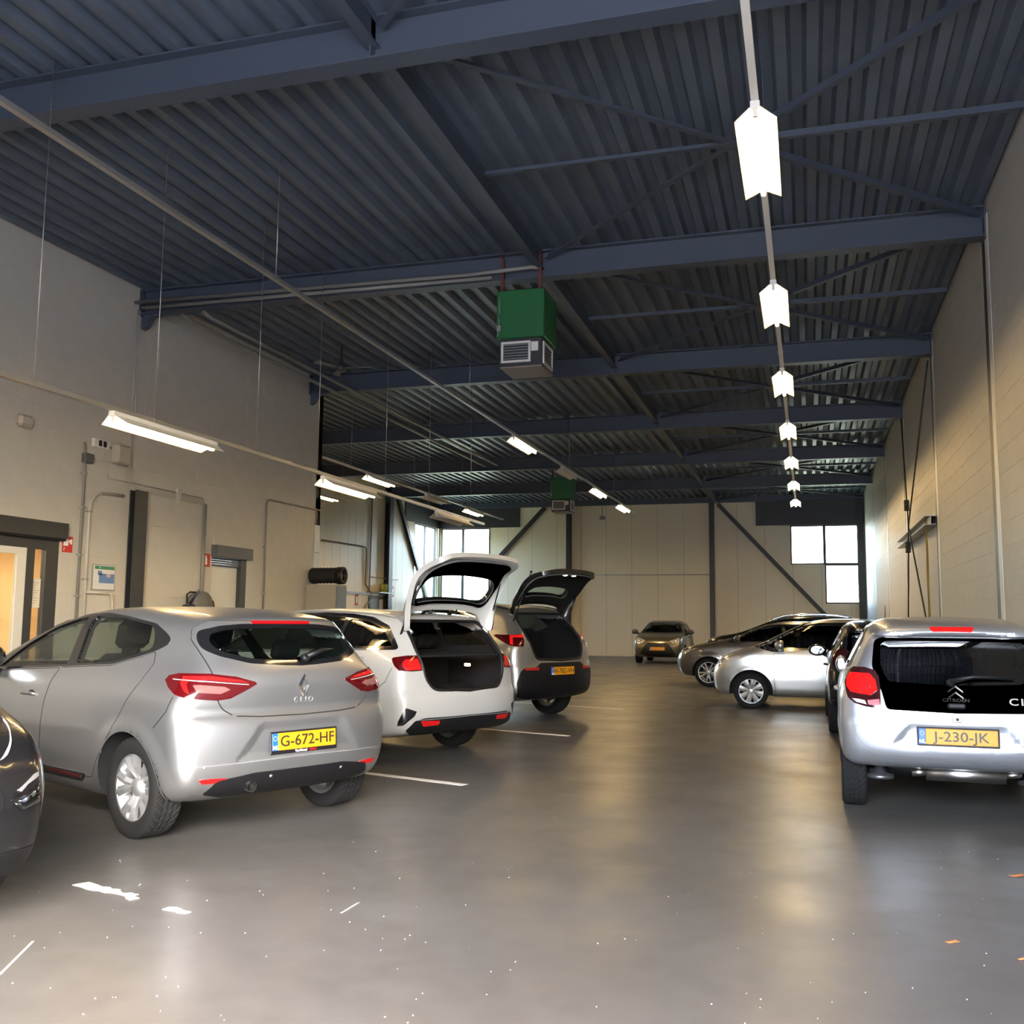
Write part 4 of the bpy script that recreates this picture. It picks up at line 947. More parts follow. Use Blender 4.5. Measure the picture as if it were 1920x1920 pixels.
# ------------------------------------------------------------------ small city cars (the silver one in front, a black one beyond it)
C1SILVER = paint('pale_silver_paint', (.45, .46, .485), .8, .36)
BLACKPAINT = paint('black_paint', (.008, .008, .009), .1, .22)
def city_car(name, label, org, head, pm, full=True, plate=None, res=.024):
    side = [(-.34, .335), (-.46, .36), (-.525, .45), (-.54, .58), (-.535, .69), (-.515, .75), (-.507, .80), (-.475, .90), (-.425, 1.05), (-.372, 1.20), (-.345, 1.295), (-.42, 1.315), (-.41, 1.36), (-.33, 1.40), (-.1, 1.432),
            (.3, 1.457), (.75, 1.455), (1.1, 1.405), (1.4, 1.29), (1.95, .985), (2.3, .925), (2.62, .83), (2.80, .70), (2.87, .5), (2.82, .3), (2.6, .21), (.5, .2), (-.05, .29)]
    wz = [(.2, .72), (.33, .765), (.48, .80), (.68, .81), (.85, .80), (.97, .77), (1.10, .71), (1.25, .635), (1.38, .565), (1.5, .46)]
    plan = [(-.6, .955), (-.3, .99), (.1, 1.0), (1.9, 1.0), (2.4, .97), (2.8, .88), (3.0, .82)]
    def cut(x, y, z, d):
        return np.where(x < 0, d+np.clip(-cut.l(y, z)*.4, 0, .018), d)
    cut.l = Lut2(rnd([(.33, .685), (-.33, .685), (-.45, .53), (-.40, .50), (.40, .50), (.45, .53)], .04), .012, .3)
    c = Car(name, label, org, head, side, wz, plan, .81, res=res, kr=.065, kf=.12, pw=3.2, crown=.04, belt=.93, k=.10, xm=1.2, wb=2.34, rt=.288, track=.705, flare=.010, xfire=2.0, cab0=.1, cut=cut, tw=.175,
            planup=[(-.6, .87), (-.3, .93), (.2, 1.0), (1.9, 1.0), (2.4, .97), (2.8, .88)], krup=.075)
    g_o = rnd(mirror_half([(.495, 1.298), (.535, 1.27), (.56, 1.08), (.50, .90), (.47, .77), (0, .757)]), .03)
    g_i = rnd(mirror_half([(.455, 1.27), (.495, 1.24), (.50, 1.08), (.45, .97), (0, .95)]), .03)
    ws_o = rnd(mirror_half([(.46, 1.375), (.53, 1.35), (.66, 1.03), (.62, 1.0), (0, .985)]), .02); ws_i = rnd(mirror_half([(.43, 1.35), (.49, 1.325), (.61, 1.05), (.58, 1.03), (0, 1.015)]), .02)
    dlo = rnd([(-.02, 1.06), (1.0, 1.0), (1.80, .96), (1.35, 1.25), (1.05, 1.35), (.6, 1.385), (.2, 1.37), (-.02, 1.25)], .05)
    w1 = rnd([(.04, 1.09), (.66, 1.05), (.70, 1.35), (.25, 1.335), (.04, 1.24)], .04); w2 = rnd([(.76, 1.04), (1.65, .995), (1.3, 1.23), (1.02, 1.32), (.80, 1.345)], .03)
    for w in (w1, w2): c.window('s', w)
    c.window('r', g_i); c.window('f', ws_i)
    c.body(pm); c.wheels(.19, 'cap8'); c.seats(.95, .15)
    c.glaze(dlo, [w1, w2], gm=M_GLASSDARK); c.pane('windscreen', 'f', ws_o, ws_i, M_GLASS)
    gate = c.pane('tailgate_glass', 'r', g_o, g_i, M_GLASSDARK, off=.006)[0]; gate.name = 'glass_tailgate'
    # spoiler lamp, wiper, chevrons, model lettering, tailgate catch
    c.patch('brake_light', c.pr('r', rnd([(.155, 1.372), (-.155, 1.372), (-.13, 1.335), (.13, 1.335)], .012)), M_REDLIT if full else M_RED, a=0.0, off=.006, depth=.01, step=.03)
    p = c.pr('r', [(0, .985)])[0]; b = MB(); b.tube([p+(.0, .03, -.02), p+(-.03, .03, .0)], [.03, .022], 12); b.tube([p+(-.03, .03, .0), p+(-.035, -.12, .035), p+(-.01, -.40, .03)], [.018, .014, .006], 8); b.build('rear_wiper', M_BLACK, gate)
    p = c.pr('r', [(.0, .915)])[0]; n = np.array([-1, 0, .28])
    if full:
        b = MB()
        for y in (.0, -.045):
            for sg in (-1, 1): b.add([(0, y+.045, 0), (sg*.055, y, 0), (sg*.055, y-.022, 0), (0, y+.018, 0), (0, y+.038, .010), (sg*.05, y-.003, .008), (sg*.05, y-.015, .008), (0, y+.024, .010)],
                                     [(0,1,2,3)[::-1 if sg < 0 else 1], (4,5,6,7)[::-1 if sg > 0 else 1], (0,1,5,4), (3,2,6,7), (1,2,6,5)])
        c.place(b.mesh(), 'chevron_badge', M_CHROME, p, n, parent=gate, off=.008)
        p2 = c.pr('r', [(.0, .848)])[0]; c.place(text_mesh('CITRO\u00cbN', .034, .002, xs=1.25, bevel=.0006), 'maker_name', M_CHROME, p2, n, parent=gate, off=.009)
        p2 = c.pr('r', [(-.40, .845)])[0]; c.place(text_mesh('C1', .07, .002, xs=1.3, bevel=.001), 'model_name', M_CHROME, p2, n, parent=gate, off=.009)
        b = MB(); b.cham((-.06, -.02, 0), (.06, .02, .03), .01); c.place(b.mesh(), 'tailgate_catch', M_BLACK, c.pr('r', [(0, .805)])[0], n, parent=gate, off=.006)
        b = MB(); b.cham((-.035, -.02, 0), (.035, .02, .014), .006); k = c.place(b.mesh(), 'camera_housing', M_GREYINK, c.pr('r', [(0, .715)])[0], (-1, 0, .2), off=.002)
        b = MB(); b.lathe([(0, .02), (.011, .02), (.013, .0)], 14, axis=2); b.build('camera_lens', M_GLOSSBLK, k)
    tlz = [(.705, 1.055), (.66, 1.075), (.56, 1.07), (.50, 1.045), (.475, .98), (.465, .88), (.465, .775), (.50, .76), (.60, .785), (.68, .83), (.715, .90), (.725, .98)]
    tl = c.px(zpx(1500, 1120, 4.5714, [(430, 620), (470, 598), (560, 602), (640, 625), (675, 680), (690, 780), (695, 930), (680, 955), (560, 935), (470, 905), (420, 860), (398, 760), (405, 680)])) if full else c.pr('r', tlz)
    q = lambda P: c.px(zpx(1500, 1120, 4.5714, P))
    for o in c.patch('tail_light', tl, mat('tail_shell', (.03, .004, .005), .08, 0, 1.0), a=-.45, off=.012, depth=.03, step=.03, mirror=True):
        sg = 1 if o.data.vertices[0].co.y > 0 else -1
        L = (('red_lens', [(440, 645), (600, 655), (650, 715), (665, 800), (610, 842), (520, 830), (440, 812), (408, 755), (415, 690)], M_REDLIT, .016), ('lens_ring', [(482, 700), (600, 702), (605, 775), (485, 775)], M_REFL, .020),
             ('reversing_lens', [(452, 868), (500, 872), (560, 885), (575, 920), (490, 900)], M_CLEAR, .016), ('indicator_lens', [(580, 885), (682, 875), (690, 935), (590, 922)], mat('pink_lens', (.6, .2, .22), .1, .2, 1.0), .016)) if full else ()
        for nm, P, m, off in L:
            e = c.patch(nm, q(P), m, o, a=-.45, off=off, depth=.006, step=.03)
            if e is not None and sg < 0:
                for v in e.data.vertices: v.co.y *= -1
                e.data.flip_normals()
    for sg in (1, -1): c.ribbon('bumper_groove', c.pr('r', rnd([(sg*.47, .645), (sg*.70, .645), (sg*.685, .575), (sg*.63, .50), (sg*.50, .455), (sg*.2, .43), (0, .428)], .02)[2:-3]), .008, M_GREYINK, .001)
    d1 = rnd([(.33, .30), (1.75, .30), (1.85, .5), (1.82, .93), (1.0, .98), (.05, 1.03), (-.02, .98), (.12, .75), (.30, .58), (.36, .45)], .03); c.door(d1, pm); c.handle(.42, .86, pm)
    if plate: c.plate(plate, c.pr('r', [(0, .592)])[0]+np.array([-.008, 0, 0]), (-1, 0, .05))
    b = MB(); b.tube([(-.30, .30, .30), (-.30, .20, .31)], .028, 12); b.tube([(-.30, .20, .305), (-.30, -.33, .305)], .055, 18); b.tube([(-.30, -.33, .31), (-.30, -.42, .32), (-.1, -.46, .36)], .022, 10); b.build('exhaust_silencer', M_STEEL, c.root)
    for sg in (1, -1):
        b = MB(); b.lathe([(0, 0), (.095, 0), (.10, .015), (.095, .03), (.05, .04), (.02, .12)], 24, axis=2, c=(-.22, sg*.52, .24)); b.tube([(-.05, sg*.62, .27), (-.22, sg*.52, .29)], .022, 8); b.build('spring_seat', M_ALLOY_D, c.root)
    b = MB(); b.tube([(0, -.68, .28), (0, .68, .28)], .04, 10); b.build('rear_axle', M_BLACK, c.root)
    fl = c.pr('f', rnd([(.40, .80), (.66, .87), (.68, .72), (.46, .68)], .03)); c.patch('headlight', fl, M_LAMPDARK, a=math.pi, off=.004, mirror=True)
    gr = c.pr('f', rnd(mirror_half([(.38, .55), (.45, .45), (.40, .33), (0, .31)]), .03)); c.patch('grille', gr, M_BLACK, a=math.pi, off=.004)
    c.mirror_pods((1.62, .90, 1.02), BLACKPAINT) if not full else c.mirror_pods((1.60, .77, 1.02), pm, (.12, .05, .08))
    if full: return c
    b = MB(); b.ball((1.0, 0, 1.455), (.03, .02, .02), 10, 6); b.tube([(1.0, 0, 1.46), (.92, 0, 1.66)], [.006, .003], 6); b.build('roof_aerial', M_BLACK, c.root)
    return c
city_car('city_car', 'small silver city car with black glass tailgate and yellow plate J-230-JK', (1.02, 8.36), 88.6, C1SILVER, True, 'J-230-JK')
city_car('city_car', 'small black city car parked nose away between the two silver city cars', (1.02, 13.70), 90.0, BLACKPAINT, False, None, res=.035)

# ------------------------------------------------------------------ cars with an open tailgate
WHITEPAINT = paint('white_paint', (.33, .33, .318), 0.0, .38)
GREYPAINT = paint('warm_grey_paint', (.36, .36, .35), .85, .33)
def strut(c, a, b_, m=M_BLACK):
    b = MB(); a = np.array(a); b_ = np.array(b_); mid = a+(b_-a)*.55; b.tube([a, mid], .012, 8); b.tube([mid, b_], .007, 8); b.ball(a, .018, 8, 6); b.ball(b_, .018, 8, 6); return b.build('gas_strut', m, c.root)
def rot_y(p, hinge, th):
    x, y, z = np.array(p)-hinge; return np.array([x*math.cos(th)+z*math.sin(th), y, -x*math.sin(th)+z*math.cos(th)])+hinge
def tailgate_open(c, out, win_o, win_i, hinge, deg, pm, inner, glass, lining, lining_m=M_LINING):
    """panel cut from the closed skin, then swung up on its hinge; children share its frame"""
    hinge = np.array(hinge); po = c.pr('r', dens(out, .04)); wo = c.pr('r', dens(win_o, .04)); wi = c.pr('r', dens(win_i, .04))
    g = c.patch('tailgate', po, pm, a=0.0, holes=[wo], off=.002, depth=.055, step=.045, hinge=hinge, inner=inner)
    g.location = hinge; g.rotation_euler = (0, math.radians(deg), 0)
    lp = c.pr('r', dens(lining, .04)); l = c.patch('tailgate_lining', lp, M_LINING, g, a=0.0, holes=[wi], off=-.058, depth=.02, step=.05, hinge=hinge, inner=lining_m)
    c.patch('rear_window_surround', wo, M_GLOSSBLK, g, a=0.0, holes=[wi], off=.003, depth=.045, step=.05, hinge=hinge, inner=M_GLOSSBLK)
    c.patch('rear_window', wi, glass, g, a=0.0, off=-.01, depth=0, step=.06, hinge=hinge)
    return g, hinge
def white_estate():
    side = [(-.72, .26), (-.92, .31), (-.985, .42), (-1.0, .56), (-.99, .66), (-.955, .72), (-.945, .90), (-.93, 1.0), (-.86, 1.13), (-.70, 1.33), (-.58, 1.43), (-.50, 1.455), (-.2, 1.482), (.3, 1.51), (.8, 1.52), (1.25, 1.49), (1.6, 1.40), (2.5, 1.03),
            (2.75, .98), (3.1, .90), (3.4, .78), (3.52, .62), (3.53, .45), (3.45, .26), (3.2, .2), (1.5, .19), (.3, .2), (-.3, .22)]
    wz = [(.15, .80), (.28, .85), (.45, .885), (.65, .90), (.82, .895), (.95, .875), (1.05, .84), (1.18, .775), (1.32, .70), (1.44, .62), (1.55, .5)]
    plan = [(-1.05, .93), (-.6, .975), (-.1, 1.0), (2.3, 1.0), (2.9, .98), (3.3, .92), (3.6, .85)]
    c = Car('estate_car', 'white estate car with its tailgate raised over an empty black boot', (-4.175, 10.008), 156.0, side, wz, plan, .90, res=.024, kr=.075, kf=.10, pw=3.2, crown=.04, belt=1.0, k=.10, xm=1.3, wb=2.65,
            rt=.315, track=.765, flare=.012, xfire=2.5, cab0=-.2, tw=.205, planup=[(-1.05, .82), (-.6, .90), (-.1, .98), (.4, 1.0), (2.3, 1.0), (2.9, .98), (3.6, .85)], krup=.11)
    op = rnd(mirror_half([(.50, 1.385), (.575, 1.30), (.615, 1.08), (.56, .82), (.47, .715), (0, .69)]), .05); c.open = Lut2(op, .012, .3); c.open_x = -.30
    w0 = rnd([(-.60, 1.135), (.14, 1.115), (.14, 1.40), (-.16, 1.375), (-.40, 1.30)], .03); w1 = rnd([(.20, 1.11), (1.02, 1.085), (1.12, 1.42), (.6, 1.435), (.20, 1.41)], .03); w2 = rnd([(1.12, 1.08), (2.15, 1.04), (1.85, 1.23), (1.6, 1.34), (1.2, 1.41)], .03)
    dlo = rnd([(-.68, 1.11), (.15, 1.085), (1.1, 1.055), (2.3, 1.01), (1.9, 1.26), (1.62, 1.37), (1.2, 1.445), (.6, 1.47), (.15, 1.445), (-.18, 1.41), (-.45, 1.325)], .03)
    for w in (w0, w1, w2): c.window('s', w)
    ws_o = rnd(mirror_half([(.50, 1.43), (.58, 1.40), (.74, 1.07), (.70, 1.04), (0, 1.03)]), .02); ws_i = rnd(mirror_half([(.46, 1.40), (.54, 1.37), (.69, 1.09), (.66, 1.07), (0, 1.055)]), .02)
    c.window('f', ws_i); c.body(WHITEPAINT); c.wheels(.215, 'nine'); c.seats(1.2, .25)
    c.glaze(dlo, [w0, w1, w2], gms=[M_GLASSDARK]*3, chrome=True); c.pane('windscreen', 'f', ws_o, ws_i, M_GLASS)
    # rubber seal round the boot mouth, boot floor, sill plate, lamp
    pp = c.pr('r', dens(op, .03)); b = MB(); ring = list(pp+np.array([.01, 0, 0])); b.tube(ring+[ring[0]], .018, 8, cap=False); b.build('boot_seal', M_BLACK, c.root)
    b = MB(); b.cham((-.93, -.50, .60), (.05, .50, .66), .01); b.build('boot_floor', M_INT, c.root)
    b = MB(); b.cham((-.10, -.60, .62), (-.04, .60, 1.02), .02); b.build('boot_bulkhead', M_INT, c.root)
    b = MB(); b.cham((-.88, -.56, 1.03), (-.10, .56, 1.05), .006); b.build('luggage_cover', M_INT2, c.root)
    b = MB(); b.cham((-.42, -.60, .90), (-.34, -.575, .93), .006); b.build('boot_lamp', mat('boot_lamp_glow', (.9, .6, .3), .3, emit=(1, .55, .2), estr=6), c.root)
    out = rnd(mirror_half([(.58, 1.425), (.655, 1.34), (.69, 1.13), (.64, .98), (.60, .78), (.52, .71), (0, .70)]), .04)
    wo = rnd(mirror_half([(.51, 1.375), (.59, 1.31), (.60, 1.15), (.53, 1.055), (0, 1.035)]), .04); wi = rnd(mirror_half([(.48, 1.345), (.55, 1.29), (.56, 1.17), (.49, 1.09), (0, 1.07)]), .05)
    lin = rnd(mirror_half([(.50, 1.37), (.575, 1.30), (.585, 1.10), (.52, .80), (.40, .75), (0, .745)]), .05)
    g, hg = tailgate_open(c, out, wo, wi, (-.52, 0, 1.455), 104, WHITEPAINT, WHITEPAINT, M_GLASSREAR, lin)
    sp = c.pr('r', rnd(mirror_half([(.22, 1.415), (.2, 1.385), (0, 1.385)]), .01)); c.patch('brake_light', sp, M_RED, g, a=0.0, off=.006, depth=.01, step=.05, hinge=hg)
    for sg in (1, -1):
        strut(c, (-.60, sg*.64, 1.20), rot_y((-.83, sg*.60, 1.03), hg, math.radians(104)))
        h = MB(); h.tube([(-.44, sg*.20, 1.44), (-.52, sg*.20, 1.49), (-.58, sg*.19, 1.475), (-.60, sg*.17, 1.50)], [.018, .02, .018, .012], 8); h.build('tailgate_hinge', M_BLACK, c.root)
        b = MB(); pts = [np.array([x, sg*.56, c.roofz(x, .56)+.012]) for x in np.linspace(-.7, 1.5, 12)]; b.tube(pts, .016, 8); b.build('roof_rail', M_GREYINK, c.root)
    q = lambda P: c.px(zpx(700, 1020, 4.8, P))
    tl = q([(168, 1045), (180, 1025), (300, 1008), (395, 1005), (420, 1060), (440, 1140), (350, 1148), (230, 1140), (190, 1100)])
    for o in c.patch('tail_light', tl, M_REDDARK, a=-.9, off=.008, depth=.02, step=.03, mirror=True):
        sg = 1 if o.data.vertices[0].co.y > 0 else -1; e = c.patch('red_lens', q([(262, 1075), (290, 1045), (395, 1035), (415, 1085), (430, 1130), (300, 1140), (265, 1110)]), M_REFL, o, a=-.9, off=.011, depth=.004, step=.03)
        if e is not None and sg < 0:
            for v in e.data.vertices: v.co.y *= -1
            e.data.flip_normals()
    c.patch('bumper_vent', q([(280, 1485), (300, 1478), (390, 1508), (370, 1550), (270, 1632), (215, 1638), (222, 1600)]), M_GLOSSBLK, off=.005, depth=.012, step=.03, mirror=True)
    dif = c.pr('r', rnd(mirror_half([(.60, .455), (.70, .43), (.76, .34), (.66, .29), (0, .28)]), .02)); c.patch('bumper_diffuser', dif, M_BLACK, a=0.0, off=.006, depth=.015, step=.04)
    c.patch('bumper_reflector', c.pr('r', rnd([(.42, .425), (.64, .43), (.60, .375), (.42, .385)], .015)), M_REFL, a=0.0, off=.010, depth=.01, step=.03, mirror=True)
    c.ribbon('bumper_trim', c.pr('r', [(y, .448-.012*abs(y)) for y in np.linspace(.68, -.68, 30)]), .008, M_GREYINK, .008)
    c.ribbon('bumper_gap', c.pr('l', [(-.72, .93), (-.66, .80), (-.50, .70), (-.40, .62)]), .006, M_GAP, .001, mirror=True)
    fc = c.pr('l', rnd([(-.30, .86), (-.12, .86), (-.12, 1.02), (-.30, 1.02)], .04)); c.ribbon('fuel_flap_gap', fc, .005, M_GAP, .001, mirror=False, closed=True)
    d_r = rnd([(.44, .33), (1.22, .33), (1.24, .6), (1.14, 1.045), (.18, 1.075), (.12, 1.0), (.2, .8), (.36, .58)], .03); d_f = rnd([(1.235, .33), (2.15, .34), (2.25, .5), (2.3, 1.0), (1.155, 1.04), (1.255, .6)], .02)
    c.door(d_r, WHITEPAINT); c.door(d_f, WHITEPAINT); c.handle(.32, .93, WHITEPAINT); c.handle(1.38, .90, WHITEPAINT)
    fl = c.pr('f', rnd([(.45, .80), (.80, .86), (.76, .70), (.50, .68)], .03)); c.patch('headlight', fl, M_LAMPDARK, a=math.pi, off=.004, mirror=True)
    gr = c.pr('f', rnd(mirror_half([(.42, .74), (.50, .62), (.5, .35), (0, .33)]), .03)); c.patch('grille', gr, M_BLACK, a=math.pi, off=.004)
    c.mirror_pods((2.1, 1.0, 1.08), WHITEPAINT); return c
white_estate()
def grey_crossover():
    side = [(-.60, .30), (-.80, .36), (-.86, .46), (-.87, .62), (-.86, .76), (-.83, .84), (-.82, .98), (-.80, 1.10), (-.70, 1.26), (-.48, 1.50), (-.36, 1.585), (-.28, 1.605), (0, 1.635), (.5, 1.665), (1.0, 1.66), (1.4, 1.59), (1.65, 1.5), (2.4, 1.13),
            (2.7, 1.07), (3.1, 1.0), (3.4, .88), (3.53, .68), (3.54, .45), (3.45, .28), (3.2, .24), (.3, .24), (-.3, .26)]
    wz = [(.18, .82), (.3, .88), (.5, .915), (.75, .925), (.95, .91), (1.08, .885), (1.18, .85), (1.3, .79), (1.45, .71), (1.58, .62), (1.7, .5)]
    plan = [(-.95, .93), (-.5, .98), (0, 1.0), (2.3, 1.0), (2.9, .98), (3.3, .92), (3.6, .86)]
    c = Car('crossover_car', 'silver-grey crossover with black lower bumper, plate H-782-VH and raised black tailgate', (-4.141, 14.229), 155.5, side, wz, plan, .925, res=.027, kr=.085, kf=.10, pw=3, crown=.04, belt=1.12, k=.11, xm=1.3, wb=2.675,
            rt=.345, track=.79, flare=.016, arch=.05, xfire=2.5, cab0=-.1, zfloor=.4, tw=.215, planup=[(-.95, .82), (-.5, .90), (0, .98), (.4, 1.0), (2.3, 1.0), (2.9, .98), (3.6, .86)], krup=.12)
    op = rnd(mirror_half([(.50, 1.51), (.57, 1.42), (.61, 1.18), (.56, .98), (.50, .87), (0, .85)]), .05); c.open = Lut2(op, .012, .3); c.open_x = -.15
    w1 = rnd([(-.02, 1.32), (.30, 1.24), (1.0, 1.21), (1.1, 1.55), (.6, 1.565), (.2, 1.52)], .03); w2 = rnd([(1.08, 1.20), (2.1, 1.15), (1.8, 1.36), (1.55, 1.48), (1.2, 1.54)], .03)
    dlo = rnd([(-.16, 1.345), (.0, 1.27), (.3, 1.205), (1.05, 1.175), (2.25, 1.12), (1.85, 1.385), (1.58, 1.51), (1.2, 1.575), (.6, 1.595), (.18, 1.56), (-.05, 1.47)], .03)
    for w in (w1, w2): c.window('s', w)
    ws_o = rnd(mirror_half([(.50, 1.57), (.58, 1.54), (.76, 1.17), (.72, 1.14), (0, 1.13)]), .02); ws_i = rnd(mirror_half([(.46, 1.54), (.54, 1.51), (.71, 1.19), (.68, 1.17), (0, 1.155)]), .02)
    c.window('f', ws_i); c.body(GREYPAINT); c.wheels(.225, 'double5'); c.seats(1.2, .3, .1)
    c.glaze(dlo, [w1, w2], gms=[M_GLASSDARK]*2); c.pane('windscreen', 'f', ws_o, ws_i, M_GLASS)
    pp = c.pr('r', dens(op, .03)); b = MB(); ring = list(pp+np.array([.01, 0, 0])); b.tube(ring+[ring[0]], .018, 8, cap=False); b.build('boot_seal', M_BLACK, c.root)
    b = MB(); b.cham((-.78, -.50, .76), (.1, .50, .82), .01); b.build('boot_floor', M_INT, c.root)
    b = MB(); b.cham((0, -.60, .78), (.06, .60, 1.25), .02); b.build('boot_bulkhead', M_INT, c.root)
    out = rnd(mirror_half([(.58, 1.575), (.66, 1.48), (.70, 1.25), (.66, 1.08), (.60, .93), (.52, .86), (0, .845)]), .04)
    wo = rnd(mirror_half([(.50, 1.52), (.58, 1.46), (.60, 1.33), (.56, 1.26), (0, 1.24)]), .04); wi = rnd(mirror_half([(.42, 1.46), (.48, 1.42), (.46, 1.36), (.38, 1.32), (0, 1.31)]), .04)
    lin = rnd(mirror_half([(.55, 1.54), (.62, 1.46), (.645, 1.25), (.56, .95), (.45, .89), (0, .88)]), .05)
    g, hg = tailgate_open(c, out, wo, wi, (-.30, 0, 1.605), 90, BLACKPAINT, M_GLOSSBLK, M_GLASSREAR, lin, M_INT)
    for sg in (1, -1): strut(c, (-.44, sg*.62, 1.34), rot_y((-.78, sg*.60, 1.14), hg, math.radians(90)))
    c.patch('inner_tail_light', c.pr('r', rnd([(.47, 1.17), (.64, 1.18), (.63, 1.07), (.47, 1.09)], .02)), M_RED, g, a=0.0, off=.006, depth=.01, step=.04, hinge=hg, mirror=True)
    for sg in (.10, -.10):
        p = c.pr('r', [(sg, .93)])[0]-hg; b = MB(); b.ball((p[0]+.075, p[1], p[2]), (.012, .035, .035), 12, 8); b.build('tailgate_lamp', mat('tailgate_lamp_glow', (.9, .85, .7), .3, emit=(1, .9, .7), estr=5), g)
    q = lambda P: c.px(zpx(860, 1040, 6.0, P))
    tl = q([(390, 910), (430, 900), (560, 905), (705, 900), (735, 960), (730, 1035), (640, 1038), (560, 1015), (470, 965)])
    for o in c.patch('tail_light', tl, M_REDDARK, a=-.9, off=.008, depth=.02, step=.03, mirror=True):
        sg = 1 if o.data.vertices[0].co.y > 0 else -1; e = c.patch('lit_lens', q([(575, 910), (720, 905), (725, 935), (610, 935), (612, 1015), (580, 1010)]), M_REDLIT, o, a=-.9, off=.011, depth=.004, step=.03)
        if e is not None and sg < 0:
            for v in e.data.vertices: v.co.y *= -1
            e.data.flip_normals()
    cl = c.pr('r', dens(rnd(mirror_half([(.45, .82), (.55, .76), (.74, .755), (.80, .70), (.84, .55), (.80, .37), (.6, .33), (0, .33)]), .03), .04)); c.patch('bumper_cladding', cl, M_BLACK, a=0.0, off=.008, depth=.02, step=.045)
    c.patch('bumper_reflector', c.pr('r', rnd([(.50, .765), (.74, .745), (.72, .725), (.50, .725)], .01)), M_REFL, a=0.0, off=.012, depth=.01, step=.03, mirror=True)
    ar = c.pr('l', [((.395+.055*o_)*math.cos(t), .345+(.395+.055*o_)*math.sin(t)) for o_, T in ((0, np.linspace(-.25, math.pi+.25, 40)), (1, np.linspace(math.pi+.25, -.25, 40))) for t in T])
    c.patch('arch_cladding', ar, M_BLACK, a=-math.pi/2, off=.008, depth=.015, step=.04, mirror=True)
    si = c.pr('l', rnd([(.44, .42), (2.28, .42), (2.25, .28), (.44, .28)], .02)); c.patch('sill_cladding', si, M_BLACK, a=-math.pi/2, off=.008, depth=.015, mirror=True)
    d_r = rnd([(.50, .44), (1.2, .44), (1.22, .7), (1.1, 1.165), (.33, 1.19), (.12, 1.22), (.16, 1.0), (.34, .8), (.46, .62)], .03); d_f = rnd([(1.215, .44), (2.2, .44), (2.26, .6), (2.25, 1.10), (1.115, 1.16), (1.235, .7)], .02)
    c.door(d_r, GREYPAINT); c.door(d_f, GREYPAINT); c.handle(.36, 1.03, GREYPAINT); c.handle(1.36, 1.01, GREYPAINT)
    c.plate('H-782-VH', c.pr('r', [(.02, .705)])[0]+np.array([-.012, 0, 0]), (-1, 0, .05))
    fl = c.pr('f', rnd([(.45, .92), (.82, .98), (.78, .82), (.50, .80)], .03)); c.patch('headlight', fl, M_LAMPDARK, a=math.pi, off=.004, mirror=True)
    gr = c.pr('f', rnd(mirror_half([(.42, .86), (.50, .74), (.5, .42), (0, .40)]), .03)); c.patch('grille', gr, M_BLACK, a=math.pi, off=.004)
    for sg in (1, -1): b = MB(); b.tube([np.array([x, sg*.56, c.roofz(x, .56)+.025]) for x in np.linspace(-.3, 1.3, 10)], .015, 8); b.build('roof_rail', M_BLACK, c.root)
    c.mirror_pods((2.05, 1.02, 1.2), BLACKPAINT); return c
grey_crossover()

